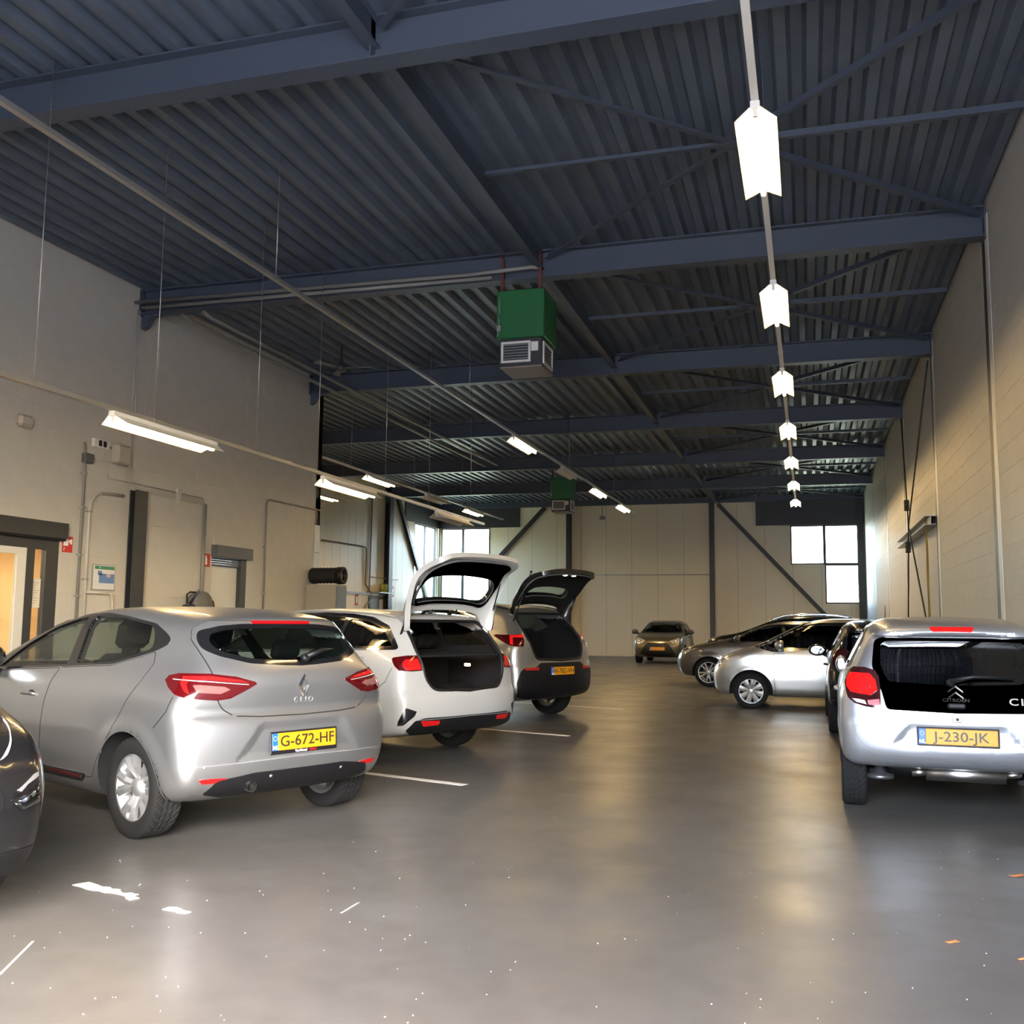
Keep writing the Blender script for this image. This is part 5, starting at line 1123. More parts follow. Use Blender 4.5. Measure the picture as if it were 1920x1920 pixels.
# ------------------------------------------------------------------ cars of the right-hand row and the far end
def row_car(name, label, org, head, pm, D, res=.03):
    """side-on hatchbacks: D holds the measured outline"""
    wz = D['wz']; c = Car(name, label, org, head, D['side'], wz, D['plan'], D['W'], res=res, kr=.09, kf=D.get('kf', .11), pw=3, crown=.04, belt=D['belt'], k=.10, xm=1.2, wb=D['wb'], rt=D['rt'], track=D['track'], flare=.014, xfire=D['xfire'], cab0=0,
                          arch=D.get('arch', .045), tw=D.get('tw', .19), planup=D.get('planup'))
    for w in D['wins']: c.window('s', rnd(w, .03))
    b = D['belt']; zt = c.z1; W = D['W']
    ws_o = rnd(mirror_half([(W*.58, zt-.085), (W*.66, zt-.12), (W*.84, b+.10), (W*.8, b+.06), (0, b+.05)]), .02); ws_i = rnd(mirror_half([(W*.53, zt-.115), (W*.61, zt-.145), (W*.79, b+.12), (W*.75, b+.09), (0, b+.075)]), .02)
    rw_o = rnd(mirror_half([(W*.62, zt-.13), (W*.70, zt-.2), (W*.70, b+.16), (W*.6, b+.1), (0, b+.09)]), .03); rw_i = rnd(mirror_half([(W*.57, zt-.16), (W*.63, zt-.22), (W*.62, b+.18), (W*.55, b+.14), (0, b+.13)]), .03)
    c.window('f', ws_i); c.window('r', rw_i); c.body(pm); c.wheels(D['rim'], D['style'], D.get('rim_m')); c.seats(D['xfire']-1.15, D['xfire']-2.1)
    c.glaze(rnd(D['dlo'], .03), [rnd(w, .03) for w in D['wins']], gm=M_GLASSDARK); c.pane('windscreen', 'f', ws_o, ws_i, D.get('wsg', M_GLASS)); c.pane('rear_window', 'r', rw_o, rw_i, M_GLASSDARK)
    for d in D['doors']: c.door(rnd(d, .02), pm)
    for h in D['handles']: c.handle(*h, pm)
    c.mirror_pods(D['mirror'], D.get('mirror_m', pm))
    for o in c.patch('headlight', c.pr('f', rnd(D['lamp'], .025)), D.get('lamp_m', M_LAMPDARK), a=math.pi-(.5 if True else 0)*0, off=.005, depth=.015, step=.03, mirror=True):
        k = D['lamp']; cx = sum(p[0] for p in k)/len(k); cz = sum(p[1] for p in k)/len(k); sg = 1 if o.data.vertices[0].co.y > 0 else -1
        p = c.pr('f', [(cx, cz)])[0]; bb = MB(); bb.ball((p[0]+.004, sg*abs(p[1]), p[2]), (.02, .055, .04), 12, 8); bb.build('lamp_lens', M_CHROME, o)
    if 'sidelamp' in D: c.patch('side_lamp', c.pr('l', rnd(D['sidelamp'], .02)), M_CLEAR, off=.005, depth=.012, step=.03, mirror=True)
    c.patch('grille', c.pr('f', dens(rnd(mirror_half(D['grille']), .03), .05)), M_BLACK, a=math.pi, off=.005, depth=.015)
    c.patch('tail_light', c.pr('r', rnd([(W*.62, b+.05), (W*.90, b+.06), (W*.92, b-.12), (W*.66, b-.10)], .03)), M_RED, off=.006, mirror=True)
    rt, wb = D['rt'], D['wb']
    for xa in (0, wb): c.ribbon('wheel_arch_lip', c.pr('l', [(xa+(rt+c.arch)*math.cos(t), rt+(rt+c.arch)*math.sin(t)) for t in np.linspace(-.1, math.pi+.1, 36)]), .014, pm, .004, mirror=True)
    if 'plate' in D: c.plate(D['plate'], c.pr('f', [(0, D['plate_z'])])[0]+np.array([.012, 0, 0]), (1, 0, .03))
    return c
PALEGREY = paint('silver_beige_paint', (.46, .455, .445), .8, .34)
row_car('city_car', 'silver city car standing side-on with an eight-spoke wheel trim', (1.48, 17.90), 180.5, PALEGREY, dict(
    side=[(-.42, .30), (-.54, .42), (-.56, .65), (-.53, .90), (-.48, 1.10), (-.36, 1.33), (-.26, 1.415), (0, 1.455), (.5, 1.49), (1.0, 1.495), (1.3, 1.475), (1.55, 1.42), (1.9, 1.255), (2.37, 1.02), (2.65, .945), (2.88, .85), (3.01, .74), (3.075, .58), (3.08, .42), (3.04, .26), (2.85, .2), (.5, .2), (-.2, .25)],
    wz=[(.18, .74), (.3, .79), (.5, .82), (.7, .825), (.88, .81), (1.0, .77), (1.15, .70), (1.3, .625), (1.42, .56), (1.52, .45)], plan=[(-.6, .93), (-.2, .99), (.2, 1), (2.1, 1), (2.6, .96), (2.9, .88), (3.1, .80)], W=.825, belt=.95, wb=2.42, rt=.285, track=.715, xfire=2.2,
    arch=.075, rim=.205, style='cap8', kf=.13, wins=[[(.05, 1.08), (.82, 1.03), (.84, 1.385), (.3, 1.375), (.05, 1.3)], [(.90, 1.025), (1.98, .985), (2.15, 1.02), (1.85, 1.19), (1.5, 1.34), (1.28, 1.385), (.92, 1.39)]],
    dlo=[(-.05, 1.06), (.9, 1.0), (1.7, .955), (2.06, .93), (2.34, 1.01), (1.95, 1.195), (1.6, 1.355), (1.3, 1.415), (.85, 1.42), (.25, 1.41), (-.05, 1.31)],
    doors=[[(.86, .25), (2.02, .25), (2.04, .5), (2.04, .905), (1.7, .935), (.90, .98)]], handles=[(1.05, .86)], mirror=(1.93, .93, 1.045), lamp=[(.40, .80), (.60, .86), (.70, .80), (.60, .66), (.44, .66)], sidelamp=[(2.58, .86), (2.86, .80), (2.84, .74), (2.62, .78)],
    grille=[(.36, .50), (.44, .42), (.38, .30), (0, .28)], lamp_m=M_CLEAR), res=.026)
BROWNGREY = paint('brown_grey_paint', (.085, .075, .068), .5, .3)
row_car('hatchback_car', 'dark brown-grey hatchback nosing out behind the silver city car', (.47, 23.50), 180, BROWNGREY, dict(
    side=[(-.72, .30), (-.84, .45), (-.86, .65), (-.82, .88), (-.74, 1.08), (-.52, 1.33), (-.42, 1.385), (0, 1.44), (.5, 1.465), (.95, 1.46), (1.25, 1.42), (1.6, 1.30), (2.2, 1.045), (2.6, .97), (3.0, .91), (3.25, .83), (3.36, .68), (3.39, .5), (3.34, .28), (3.1, .2), (.5, .2), (-.4, .25)],
    wz=[(.18, .80), (.3, .85), (.5, .89), (.7, .90), (.88, .88), (1.0, .84), (1.15, .77), (1.3, .69), (1.42, .61), (1.52, .5)], plan=[(-.9, .92), (-.3, .99), (.2, 1), (2.3, 1), (2.8, .97), (3.2, .89), (3.5, .82)], W=.90, belt=.98, wb=2.62, rt=.315, track=.76, xfire=2.4,
    rim=.235, style='double5', kf=.13, wins=[[(.05, 1.09), (.90, 1.05), (.98, 1.36), (.4, 1.365), (.1, 1.28)], [(1.0, 1.045), (2.02, 1.02), (1.75, 1.17), (1.45, 1.30), (1.05, 1.36)]],
    dlo=[(-.2, 1.1), (.9, 1.02), (2.2, .985), (1.8, 1.2), (1.5, 1.33), (1.05, 1.395), (.4, 1.40), (0, 1.33)], doors=[[(.42, .3), (1.15, .3), (1.15, .6), (.98, 1.005), (.1, 1.05), (.15, .85), (.36, .58)], [(1.165, .3), (2.1, .3), (2.2, .5), (2.15, .965), (1.0, 1.0), (1.165, .6)]],
    handles=[(.3, .9), (1.3, .88)], mirror=(1.95, 1.0, 1.06), lamp=[(.46, .80), (.72, .86), (.78, .80), (.66, .69), (.48, .71)], sidelamp=[(3.0, .83), (3.2, .78), (3.2, .72), (3.04, .76)], grille=[(.40, .72), (.50, .58), (.62, .44), (.55, .33), (0, .31)]))
sv = row_car('estate_car', 'black high car with roof rails parked behind the brown-grey hatchback', (.75, 28.4), 180, BLACKPAINT, dict(
    side=[(-.62, .34), (-.74, .5), (-.76, .75), (-.72, 1.0), (-.62, 1.3), (-.45, 1.54), (-.35, 1.60), (0, 1.64), (.5, 1.665), (1.0, 1.655), (1.3, 1.61), (1.75, 1.50), (2.55, 1.17), (2.9, 1.10), (3.2, 1.05), (3.45, .96), (3.56, .78), (3.58, .5), (3.5, .3), (3.2, .24), (.5, .24), (-.4, .3)],
    wz=[(.18, .80), (.3, .86), (.5, .90), (.8, .91), (1.0, .89), (1.12, .85), (1.3, .77), (1.45, .70), (1.6, .60), (1.7, .5)], plan=[(-.8, .93), (-.3, .99), (.2, 1), (2.5, 1), (3.0, .97), (3.4, .9), (3.7, .84)], W=.91, belt=1.1, wb=2.65, rt=.335, track=.77, xfire=2.6,
    rim=.23, style='double5', wins=[[(.05, 1.2), (1.0, 1.17), (1.05, 1.54), (.4, 1.55), (.05, 1.46)], [(1.1, 1.165), (2.25, 1.14), (1.85, 1.36), (1.5, 1.48), (1.12, 1.54)]], dlo=[(-.2, 1.2), (1.0, 1.14), (2.45, 1.1), (1.9, 1.38), (1.5, 1.52), (1.1, 1.575), (.4, 1.585), (-.1, 1.5)],
    doors=[[(.45, .36), (1.2, .36), (1.2, .7), (1.05, 1.13), (.15, 1.17), (.2, .95), (.4, .62)], [(1.215, .36), (2.25, .36), (2.35, .6), (2.35, 1.09), (1.07, 1.125), (1.215, .7)]], handles=[(.35, 1.02), (1.4, 1.0)], mirror=(2.15, 1.02, 1.2),
    lamp=[(.5, .92), (.78, .98), (.8, .86), (.55, .82)], grille=[(.42, .84), (.5, .7), (.5, .45), (0, .4)]), res=.038)
for sg in (1, -1): b = MB(); b.tube([np.array([x, sg*.56, sv.roofz(x, .56)+.055-.07*abs((x-.55)/1.25)**6]) for x in np.linspace(-.7, 1.8, 18)], .024, 8); b.build('roof_rail', M_CHROME, sv.root)
OLIVE = paint('olive_grey_paint', (.10, .095, .075), .5, .3)
row_car('hatchback_car', 'olive-grey hatchback facing out from the back wall, yellow front plate', (-5.02, 37.9), -90, OLIVE, dict(
    side=[(-.52, .30), (-.62, .45), (-.64, .65), (-.6, .9), (-.52, 1.12), (-.36, 1.36), (-.26, 1.44), (0, 1.48), (.5, 1.505), (.95, 1.50), (1.3, 1.44), (1.65, 1.31), (2.3, 1.04), (2.6, .99), (3.0, .93), (3.2, .85), (3.31, .7), (3.34, .5), (3.3, .3), (3.1, .2), (.5, .2), (-.3, .25)],
    wz=[(.18, .78), (.3, .83), (.5, .865), (.7, .87), (.88, .855), (1.0, .82), (1.15, .75), (1.3, .68), (1.45, .6), (1.55, .5)], plan=[(-.7, .93), (-.2, .99), (.2, 1), (2.3, 1), (2.8, .98), (3.1, .94), (3.5, .88)], W=.87, belt=.98, wb=2.56, rt=.31, track=.75, xfire=2.4,
    rim=.21, style='double5', kf=.08, wins=[[(.05, 1.1), (.90, 1.06), (.98, 1.40), (.4, 1.40), (.1, 1.3)], [(1.0, 1.05), (2.1, 1.03), (1.8, 1.2), (1.5, 1.33), (1.05, 1.40)]], dlo=[(-.15, 1.12), (.9, 1.03), (2.25, .99), (1.85, 1.22), (1.5, 1.36), (1.05, 1.43), (.4, 1.44), (0, 1.36)],
    doors=[[(.42, .3), (1.12, .3), (1.12, .6), (.98, 1.01), (.1, 1.06), (.15, .85), (.36, .58)], [(1.135, .3), (2.05, .3), (2.15, .5), (2.15, .98), (1.0, 1.0), (1.135, .6)]], handles=[(.3, .9), (1.3, .88)], mirror=(1.95, 1.0, 1.09),
    lamp=[(.42, .80), (.70, .90), (.78, .82), (.70, .70), (.52, .70)], lamp_m=M_CLEAR, grille=[(.34, .72), (.50, .55), (.60, .34), (.4, .27), (0, .25)], plate='', plate_z=.52), res=.036)
def black_foreground_car():
    side = [(-.72, .34), (-.86, .5), (-.88, .8), (-.8, 1.1), (-.5, 1.45), (-.4, 1.52), (0, 1.58), (.6, 1.61), (1.1, 1.58), (1.6, 1.42), (2.35, 1.06), (2.8, .96), (3.2, .87), (3.38, .78), (3.46, .66), (3.48, .5), (3.44, .30), (3.30, .21), (3.0, .22), (.5, .22), (-.4, .3)]
    wz = [(.15, .80), (.24, .84), (.4, .885), (.6, .91), (.8, .915), (.95, .895), (1.05, .86), (1.2, .79), (1.4, .70), (1.55, .6), (1.65, .5)]
    plan = [(-.9, .92), (-.3, .99), (.2, 1), (2.4, 1), (2.9, .985), (3.2, .95), (3.5, .91)]
    c = Car('crossover_car', 'glossy black car beside the silver hatchback, front corner with bright fog-lamp trim', (-6.71, 4.44), -24, side, wz, plan, .915, res=.03, kr=.08, kf=.115, pw=3.2, belt=1.05, k=.10, xm=1.2, wb=2.6, rt=.33, track=.77, xfire=2.45, cab0=0, tw=.21)
    w1 = rnd([(.05, 1.16), (.95, 1.12), (1.02, 1.48), (.4, 1.49), (.05, 1.4)], .03); w2 = rnd([(1.06, 1.115), (2.1, 1.09), (1.75, 1.3), (1.4, 1.43), (1.08, 1.48)], .03)
    for w in (w1, w2): c.window('s', w)
    c.body(BLACKPAINT); c.wheels(.23, 'double5'); c.seats(1.2, .3, .1)
    c.glaze(rnd([(-.2, 1.15), (.95, 1.09), (2.3, 1.05), (1.8, 1.32), (1.45, 1.46), (1.05, 1.515), (.4, 1.525), (-.1, 1.44)], .03), [w1, w2], gm=M_GLASSDARK)
    ws = rnd(mirror_half([(.52, 1.50), (.6, 1.46), (.76, 1.15), (.7, 1.12), (0, 1.11)]), .02); c.patch('windscreen', c.pr('f', dens(ws, .05)), M_GLOSSBLK, a=math.pi, off=.003)
    q = lambda P: c.px(zpx(0, 1300, 4.8, P))
    for o in c.patch('headlight', q([(2, 205), (30, 230), (62, 270), (95, 380), (100, 440), (90, 490), (62, 560), (30, 590), (2, 600)]), M_CLEAR, off=.005, depth=.02, step=.03, mirror=True):
        pass
    fp = [(170, 970), (340, 845), (345, 890), (200, 985)]; fp2 = [(200, 1045), (140, 992), (155, 985), (215, 1020), (340, 930), (342, 970)]
    c.patch('fog_lamp_bezel', q(rnd([(95, 960), (185, 870), (335, 705), (362, 800), (345, 960), (200, 1062), (120, 1010)], 14)), M_GLOSSBLK, off=.004, depth=.012, step=.03, mirror=True)
    c.patch('daylight_strip', q(fp), M_CHROME, off=.010, depth=.008, step=.03, mirror=True); c.patch('fog_lamp_trim', q(fp2), M_CHROME, off=.010, depth=.008, step=.03, mirror=True)
    c.patch('bezel_trim', q([(165, 870), (300, 730), (330, 708), (335, 745), (240, 820), (180, 890)]), M_GREYINK, off=.009, depth=.008, step=.03, mirror=True)
    lip = c.pr('f', dens(rnd(mirror_half([(.86, .36), (.86, .27), (.7, .25), (0, .25)])[:], .02), .05)); c.patch('bumper_lip', lip, M_BLACK, a=math.pi, off=.008, depth=.02, step=.04)
    c.patch('grille', c.pr('f', dens(rnd(mirror_half([(.42, .80), (.5, .68), (.5, .40), (0, .38)]), .03), .05)), M_BLACK, a=math.pi, off=.005)
    c.door(rnd([(.45, .34), (1.15, .34), (1.15, .7), (1.0, 1.08), (.15, 1.12), (.2, .9), (.4, .62)], .02), BLACKPAINT); c.door(rnd([(1.165, .34), (2.15, .34), (2.25, .6), (2.2, 1.04), (1.02, 1.075), (1.165, .7)], .02), BLACKPAINT)
    c.mirror_pods((2.0, 1.02, 1.16), BLACKPAINT)
black_foreground_car()

# ------------------------------------------------------------------ left wall: doors, shutters, signs, conduits
M_TAN = mat('office_wall_tan', (.62, .42, .22), .7); M_WHITEFRAME = mat('white_door_frame', (.66, .64, .58), .45); M_SIGNRED = mat('sign_red', (.52, .02, .02), .45)
def wl_box(m, y0, y1, z0, z1, d0, d1): return m.box((XL+d0, y0, z0), (XL+d1, y1, z1))
# door_1: glazed office entrance, lit room behind it
d = struct(wl_box(wl_box(wl_box(MB(), 11.42, 11.66, 0, 2.5, -.08, .0), 9.45, 11.42, 2.33, 2.5, -.08, .0), 11.07, 11.21, 0, 2.33, -.08, .0).build('door_1', M_DARKSTEEL))
f = MB(); wl_box(f, 10.91, 11.07, 0, 2.33, -.06, -.01); wl_box(f, 9.45, 10.91, 2.24, 2.33, -.06, -.01); f.build('door_frame', M_WHITEFRAME, d)
g = MB(); wl_box(g, 9.45, 10.91, .02, 2.24, -.045, -.037); g.build('door_glass', M_PANE, d); g = MB(); wl_box(g, 11.21, 11.42, .02, 2.33, -.045, -.037); g.build('sidelight_glass', M_PANE, d)
g = MB(); wl_box(g, 11.24, 11.385, 1.52, 1.92, -.036, -.033); p = g.build('paper_notice', mat('paper', (.70, .66, .56), .7), d)
for k in range(9): g = MB(); wl_box(g, 11.25, 11.36-.03*(k % 3), 1.86-.035*k, 1.868-.035*k, -.033, -.0325); g.build('notice_line', M_GREYINK, p)
b = MB(); b.box((XL+.0, 9.40, 2.5), (XL+.10, 11.72, 2.72)); d2 = b.build('shutter_box', M_DARKSTEEL, d); MB().box((XL+.01, 9.42, 2.47), (XL+.08, 11.70, 2.5)).build('shutter_slot', M_GAP, d2)
rm = MB(); x0, x1, y0, y1 = XL-3.0, XL-.23, 9.2, 12.0
rm.box((x0-.1, y0, 0), (x0, y1, 2.7)); rm.box((x0, y1, 0), (x1, y1+.1, 2.7)); rm.box((x0, y0-.1, 0), (x1, y0, 2.7)); struct(rm.build('wall_office', M_TAN))
struct(MB().box((x0-.1, y0-.1, 2.7), (x1, y1+.1, 2.8)).build('ceiling_office', M_WHITEFRAME)); struct(MB().box((x0, y0, -.1), (x1, y1, .01)).build('floor_office', M_TAN))
ol = MB().box((XL-2.0, 10.0, 2.64), (XL-1.0, 11.0, 2.695)).build('office_ceiling_light', M_WHITEPAINT); tag(ol, 'ceiling light of the lit office behind the glazed door', 'lamp')
MB().box((XL-1.97, 10.03, 2.63), (XL-1.03, 10.97, 2.64)).build('diffuser', mat('office_light', (1, .9, .8), .4, emit=(1, .78, .5), estr=5.0), ol)
# door_2: shutter box over a white door
d = struct(wl_box(MB(), 16.40, 16.60, 0, 2.5, -.20, .0).build('door_2', M_DARKSTEEL))
MB().box((XL, 15.42, 2.5), (XL+.12, 16.63, 2.71)).build('shutter_box', mat('shutter_grey', (.085, .088, .092), .45), d)
for k in range(4): MB().cham((XL-.06, 15.46, 2.34+.04*k), (XL-.03, 16.40, 2.376+.04*k), .006).build('shutter_slat', mat('shutter_grey', (.085, .088, .092), .45), d)
g = MB(); wl_box(g, 15.45, 16.40, 0, 2.36, -.12, -.08); l = g.build('door_leaf', M_WHITEFRAME, d); MB().tube([(XL-.05, 15.55, 1.05), (XL-.05, 15.68, 1.05)], .011, 8).build('door_handle', M_GALV, l)
# black stub column
o = MB().box((XL, 13.13, 0), (XL+.018, 13.43, 3.40)); o.box((XL+.018, 13.27, 0), (XL+.10, 13.29, 3.40)); o.box((XL+.10, 13.13, 0), (XL+.118, 13.43, 3.40)); tag(o.build('steel_column', M_DARKSTEEL), 'black steel column standing against the left wall beside the framed plan', 'column')
# red signs with white pictograms
def sign(y0, y1, z0, z1, label, shapes):
    m = MB(); wl_box(m, y0, y1, z0, z1, 0, .008); s = tag(m.build('fire_sign', M_SIGNRED), label, 'sign'); w, h = y1-y0, z1-z0
    for nm, P in shapes:
        q = MB(); q.prism([(y0+u*w, z0+v*h) for u, v in P], 0, XL+.008, XL+.0105); q.build(nm, M_WHITEINK, s)
sign(11.72, 11.92, 2.32, 2.55, 'red sign with white hose symbol beside the glazed office door', [('white_panel', [(.08, .38), (.55, .42), (.55, .92), (.08, .92)]), ('hose_nozzle', [(.58, .66), (.72, .60), (.78, .50), (.92, .52), (.92, .82), (.78, .84), (.70, .76), (.58, .76)]), ('small_mark', [(.10, .10), (.16, .10), (.20, .30), (.14, .30)])])
sign(15.15, 15.38, 2.31, 2.54, 'red sign with white fire extinguisher symbol beside the white door', [('extinguisher_symbol', [(.38, .14), (.62, .14), (.62, .64), (.54, .72), (.56, .86), (.40, .86), (.44, .72), (.38, .64)]), ('extinguisher_hose', [(.30, .30), (.34, .30), (.34, .74), (.44, .80), (.42, .84), (.30, .78)])])
# framed evacuation plan
m = MB(); wl_box(m, 12.36, 12.86, 1.80, 2.19, 0, .02); pl = tag(m.build('framed_plan', M_GALV), 'framed evacuation plan with green header and blue floor layout on the left wall', 'poster')
for nm, mm, P in (('plan_sheet', mat('plan_paper', (.66, .67, .68), .6), (12.375, 12.845, 1.815, 2.175)), ('green_header', mat('plan_green', (.05, .22, .12), .6), (12.40, 12.835, 2.115, 2.165)), ('blue_floor_area', mat('plan_blue', (.12, .22, .45), .6), (12.50, 12.835, 1.91, 2.05)), ('blue_wing', mat('plan_blue', (.12, .22, .45), .6), (12.47, 12.56, 2.03, 2.09)), ('pink_room', mat('plan_pink', (.55, .40, .45), .6), (12.66, 12.75, 2.0, 2.05))):
    k = {'plan_sheet': .022, 'pink_room': .0255}.get(nm, .024); q = MB(); wl_box(q, *P, .02, k); q.build(nm, mm, pl)
q = MB(); wl_box(q, 12.50, 12.515, 2.128, 2.152, .024, .025); q.build('running_figure', M_WHITEINK, pl)
# conduits
def wpipe(name, pts, r, m, label, d=.03, group=None): return pipe(name, [(XL+d, y, z) for y, z in pts], r, m, label, 'pipe', group)
M_WPIPE = mat('cream_conduit', (.45, .43, .38), .5)
def clips(y, zs, parent):
    for z in zs: MB().box((XL, y-.045, z-.012), (XL+.06, y+.045, z+.012)).build('pipe_clip', M_GALV, parent)
o = wpipe('conduit', [(12.05, 1.25), (12.05, 3.66), (12.05, 3.80), (12.02, 3.96)], .022, M_GREYPIPE, 'dark grey conduit rising to a small box beside the framed plan'); clips(12.05, (1.7, 2.3, 3.0, 3.5), o)
o = wpipe('water_pipe', [(12.20, 1.0), (12.20, 2.9), (12.22, 3.08), (12.30, 3.20), (12.44, 3.26), (12.95, 3.28)], .024, M_WPIPE, 'cream pipe bending over towards the black column on the left wall'); clips(12.20, (1.95, 2.95), o)
wpipe('water_pipe', [(12.20, 1.76), (12.72, 1.76), (12.80, 1.72), (12.82, 1.62), (12.82, 1.2)], .018, M_WPIPE, 'short cream pipe looping under the framed plan', .03)
for y, l in ((13.06, 'thin conduit above the black column, left of its twin'), (13.13, 'thin conduit above the black column, right of its twin')): wpipe('conduit', [(y, 3.52), (y, 6.30)], .010, M_WPIPE, l, .02)
e = empty('conduit_bundle', (XL, 13.1, 3.45)); tag(e, 'bundle of thin conduits running along the left wall from the black column', 'pipe')
for k in range(4): MB().tube([(.02+.002*k, -.0, .06-.035*k), (.02, 1.4, .05-.035*k), (.02, 1.95+.02*k, .05-.035*k), (.02, 2.0+.02*k, .0-.035*k), (.02, 2.01+.02*k, -2.2)], .010, 8).build('conduit', M_WPIPE if k else M_GREYPIPE, e)
MB().box((0, 1.20, -.12), (.05, 1.30, .12)).build('pipe_clip', M_WPIPE, e); MB().tube([(.03, 2.03, -.05), (.03, 2.03, -2.2)], .035, 10).build('thick_conduit', M_GREYPIPE, e)
wpipe('conduit', [(12.60, 3.62), (12.60, 3.50), (13.05, 3.50)], .010, M_WPIPE, 'short thin conduit stub left of the conduit bundle', .02)
o = wpipe('conduit', [(17.20, 1.1), (17.20, 3.64), (17.24, 3.72), (17.33, 3.75), (19.46, 3.77)], .020, M_GREYPIPE, 'grey conduit framing the blank wall beside the white door'); clips(17.20, (1.9, 2.8), o)
# wall boxes
o = MB().cham((XL, 12.0, 3.66), (XL+.08, 12.19, 3.80), .008).build('junction_box', mat('box_grey', (.09, .09, .095), .5)); tag(o, 'small dark grey junction box on the conduit', 'electrical box')
o = MB().cham((XL, 12.20, 3.93), (XL+.06, 12.54, 4.06), .008).build('socket_strip', M_WHITEPAINT); tag(o, 'pale socket strip with two black sockets high on the left wall', 'electrical box')
for y in (12.32, 12.42): MB().cham((XL+.06, y-.035, 3.95), (XL+.07, y+.035, 4.04), .004).build('socket', M_BLACK, o)
o = MB().cham((XL+.05, 12.58, 3.74), (XL+.20, 12.86, 4.02), .02).build('wall_speaker', mat('speaker_cream', (.42, .39, .33), .6)); tag(o, 'cream wall speaker beside the socket strip', 'speaker'); MB().tube([(XL, 12.60, 3.98), (XL+.07, 12.62, 3.96)], .015, 8).build('speaker_bracket', M_GREYPIPE, o)
o = MB().cham((XL, 10.68, 3.95), (XL+.12, 10.94, 4.12), .04).build('wall_speaker', mat('speaker_cream', (.42, .39, .33), .6)); tag(o, 'rounded cream box alone high on the left wall', 'speaker'); MB().cham((XL+.12, 10.73, 3.99), (XL+.124, 10.89, 4.08), .001).build('speaker_grille', M_WPIPE, o)
# cable reel
e = empty('cable_reel', (XL, 14.9, 1.60)); tag(e, 'grey cable reel mounted low on the left wall', 'cable reel'); MB().lathe([(.0, .06), (.24, .06), (.26, .09), (.26, .24), (.24, .27), (0, .27)], 28, axis=0).build('reel_drum', mat('reel_grey', (.12, .12, .12), .5), e)
MB().tube([(.15, -.36, -.2), (.15, -.36, .20), (.15, -.28, .24), (.15, -.1, .24)], .014, 8).build('reel_bracket', M_BLACK, e); MB().tube([(.2, .24, .12), (.2, .34, .1), (.2, .42, -.1), (.2, .44, -.5)], .010, 8).build('cable', M_BLACK, e); MB().box((0, -.15, -.1), (.06, .15, .1)).build('wall_plate', M_BLACK, e)
# grey corner panel, cabinet with black hose roll on top
o = MB().cham((XL, 19.24, 2.40), (XL+.02, 19.48, 3.44), .004).build('corner_panel', mat('pale_metal', (.55, .60, .60), .4)); tag(o, 'pale metal panel at the end of the near left wall', 'panel'); MB().box((XL+.02, 19.25, 2.83), (XL+.024, 19.47, 2.845)).build('panel_seam', M_GREYPIPE, o)
e = empty('steel_cabinet', (-9.78, 19.15, 0)); tag(e, 'tall grey-beige steel cabinet with a blue-grey door at the wall end', 'cabinet'); mb_ = mat('cabinet_beige', (.30, .27, .22), .5)
MB().cham((-.38, -.25, 0), (.32, .25, 2.14), .01).build('cabinet_body', mb_, e); dd = MB().cham((.32, -.225, .08), (.336, .225, 2.10), .005).build('door', mat('cabinet_blue', (.13, .155, .19), .45), e); MB().box((.336, -.19, 1.52), (.36, -.165, 1.66)).build('handle', M_GALV, dd)
e = empty('hose_roll', (-9.95, 19.12, 2.33)); tag(e, 'black fabric hose roll with an open end ring lying on the steel cabinet', 'hose'); n = 15
MB().lathe([(.0, -.20)]+[(.155+.018*(k % 2), -.20+.042*k) for k in range(n)]+[(.13, .42)], 24, axis=0).build('hose', mat('black_fabric', (.008, .008, .010), .8), e)
MB().lathe([(.12, .42), (.185, .42), (.185, .56), (.12, .56)], 28, axis=0, close=True).build('end_ring', M_BLACK, e); MB().lathe([(0, .47), (.12, .47)], 24, axis=0).build('mesh_cover', mat('grey_mesh', (.16, .16, .16), .6), e)

# ------------------------------------------------------------------ far side wall
def sw(name, pts, r, m, label, d=.04): return pipe(name, [(XW+d, y, z) for y, z in pts], r, m, label)
sw('conduit', [(30.6, 4.12), (33.95, 4.15), (34.15, 4.12), (34.2, 4.0), (34.2, 2.75), (34.7, 2.45), (34.7, 2.2), (34.2, 1.9), (34.2, 1.4)], .03, M_GREYPIPE, 'grey conduit stepping down the panelled side wall')
sw('conduit', [(34.62, 6.2), (34.55, 2.6), (34.4, 2.45)], .03, M_GREYPIPE, 'straight grey conduit down the panelled side wall')
sw('conduit', [(34.7, 3.05), (36.0, 3.05), (37.3, 3.05)], .02, M_WPIPE, 'thin cream conduit crossing the side wall column')
o = MB().box((XW, 32.6, 2.36), (XW+.06, 36.0, 2.44)).build('cable_tray', M_GALV); tag(o, 'pale cable tray along the panelled side wall', 'cable tray')
e = empty('wall_shelf', (XW, 35.5, 2.42)); tag(e, 'narrow wall shelf above the side door holding a lime bucket', 'shelf'); MB().box((0, -.8, .02), (.40, .55, .06)).build('shelf_board', M_GALV, e)
for y in (-.7, .45): MB().box((0, y-.02, -.25), (.03, y+.02, .02)).build('shelf_bracket', M_DARKSTEEL, e)
o = MB().lathe([(0, 0), (.12, 0), (.145, .30), (.15, .32), (.0, .32)], 20, axis=2, c=(XW+.2, 35.55, 2.48)).build('bucket', mat('lime_plastic', (.45, .52, .10), .5)); tag(o, 'lime green bucket standing on the wall shelf', 'bucket'); MB().tube([(XW+.2+.15*math.cos(t), 35.55, 2.79+.05*math.sin(t)) for t in np.linspace(0, math.pi, 9)], .005, 6).build('bucket_handle', M_GALV, o)
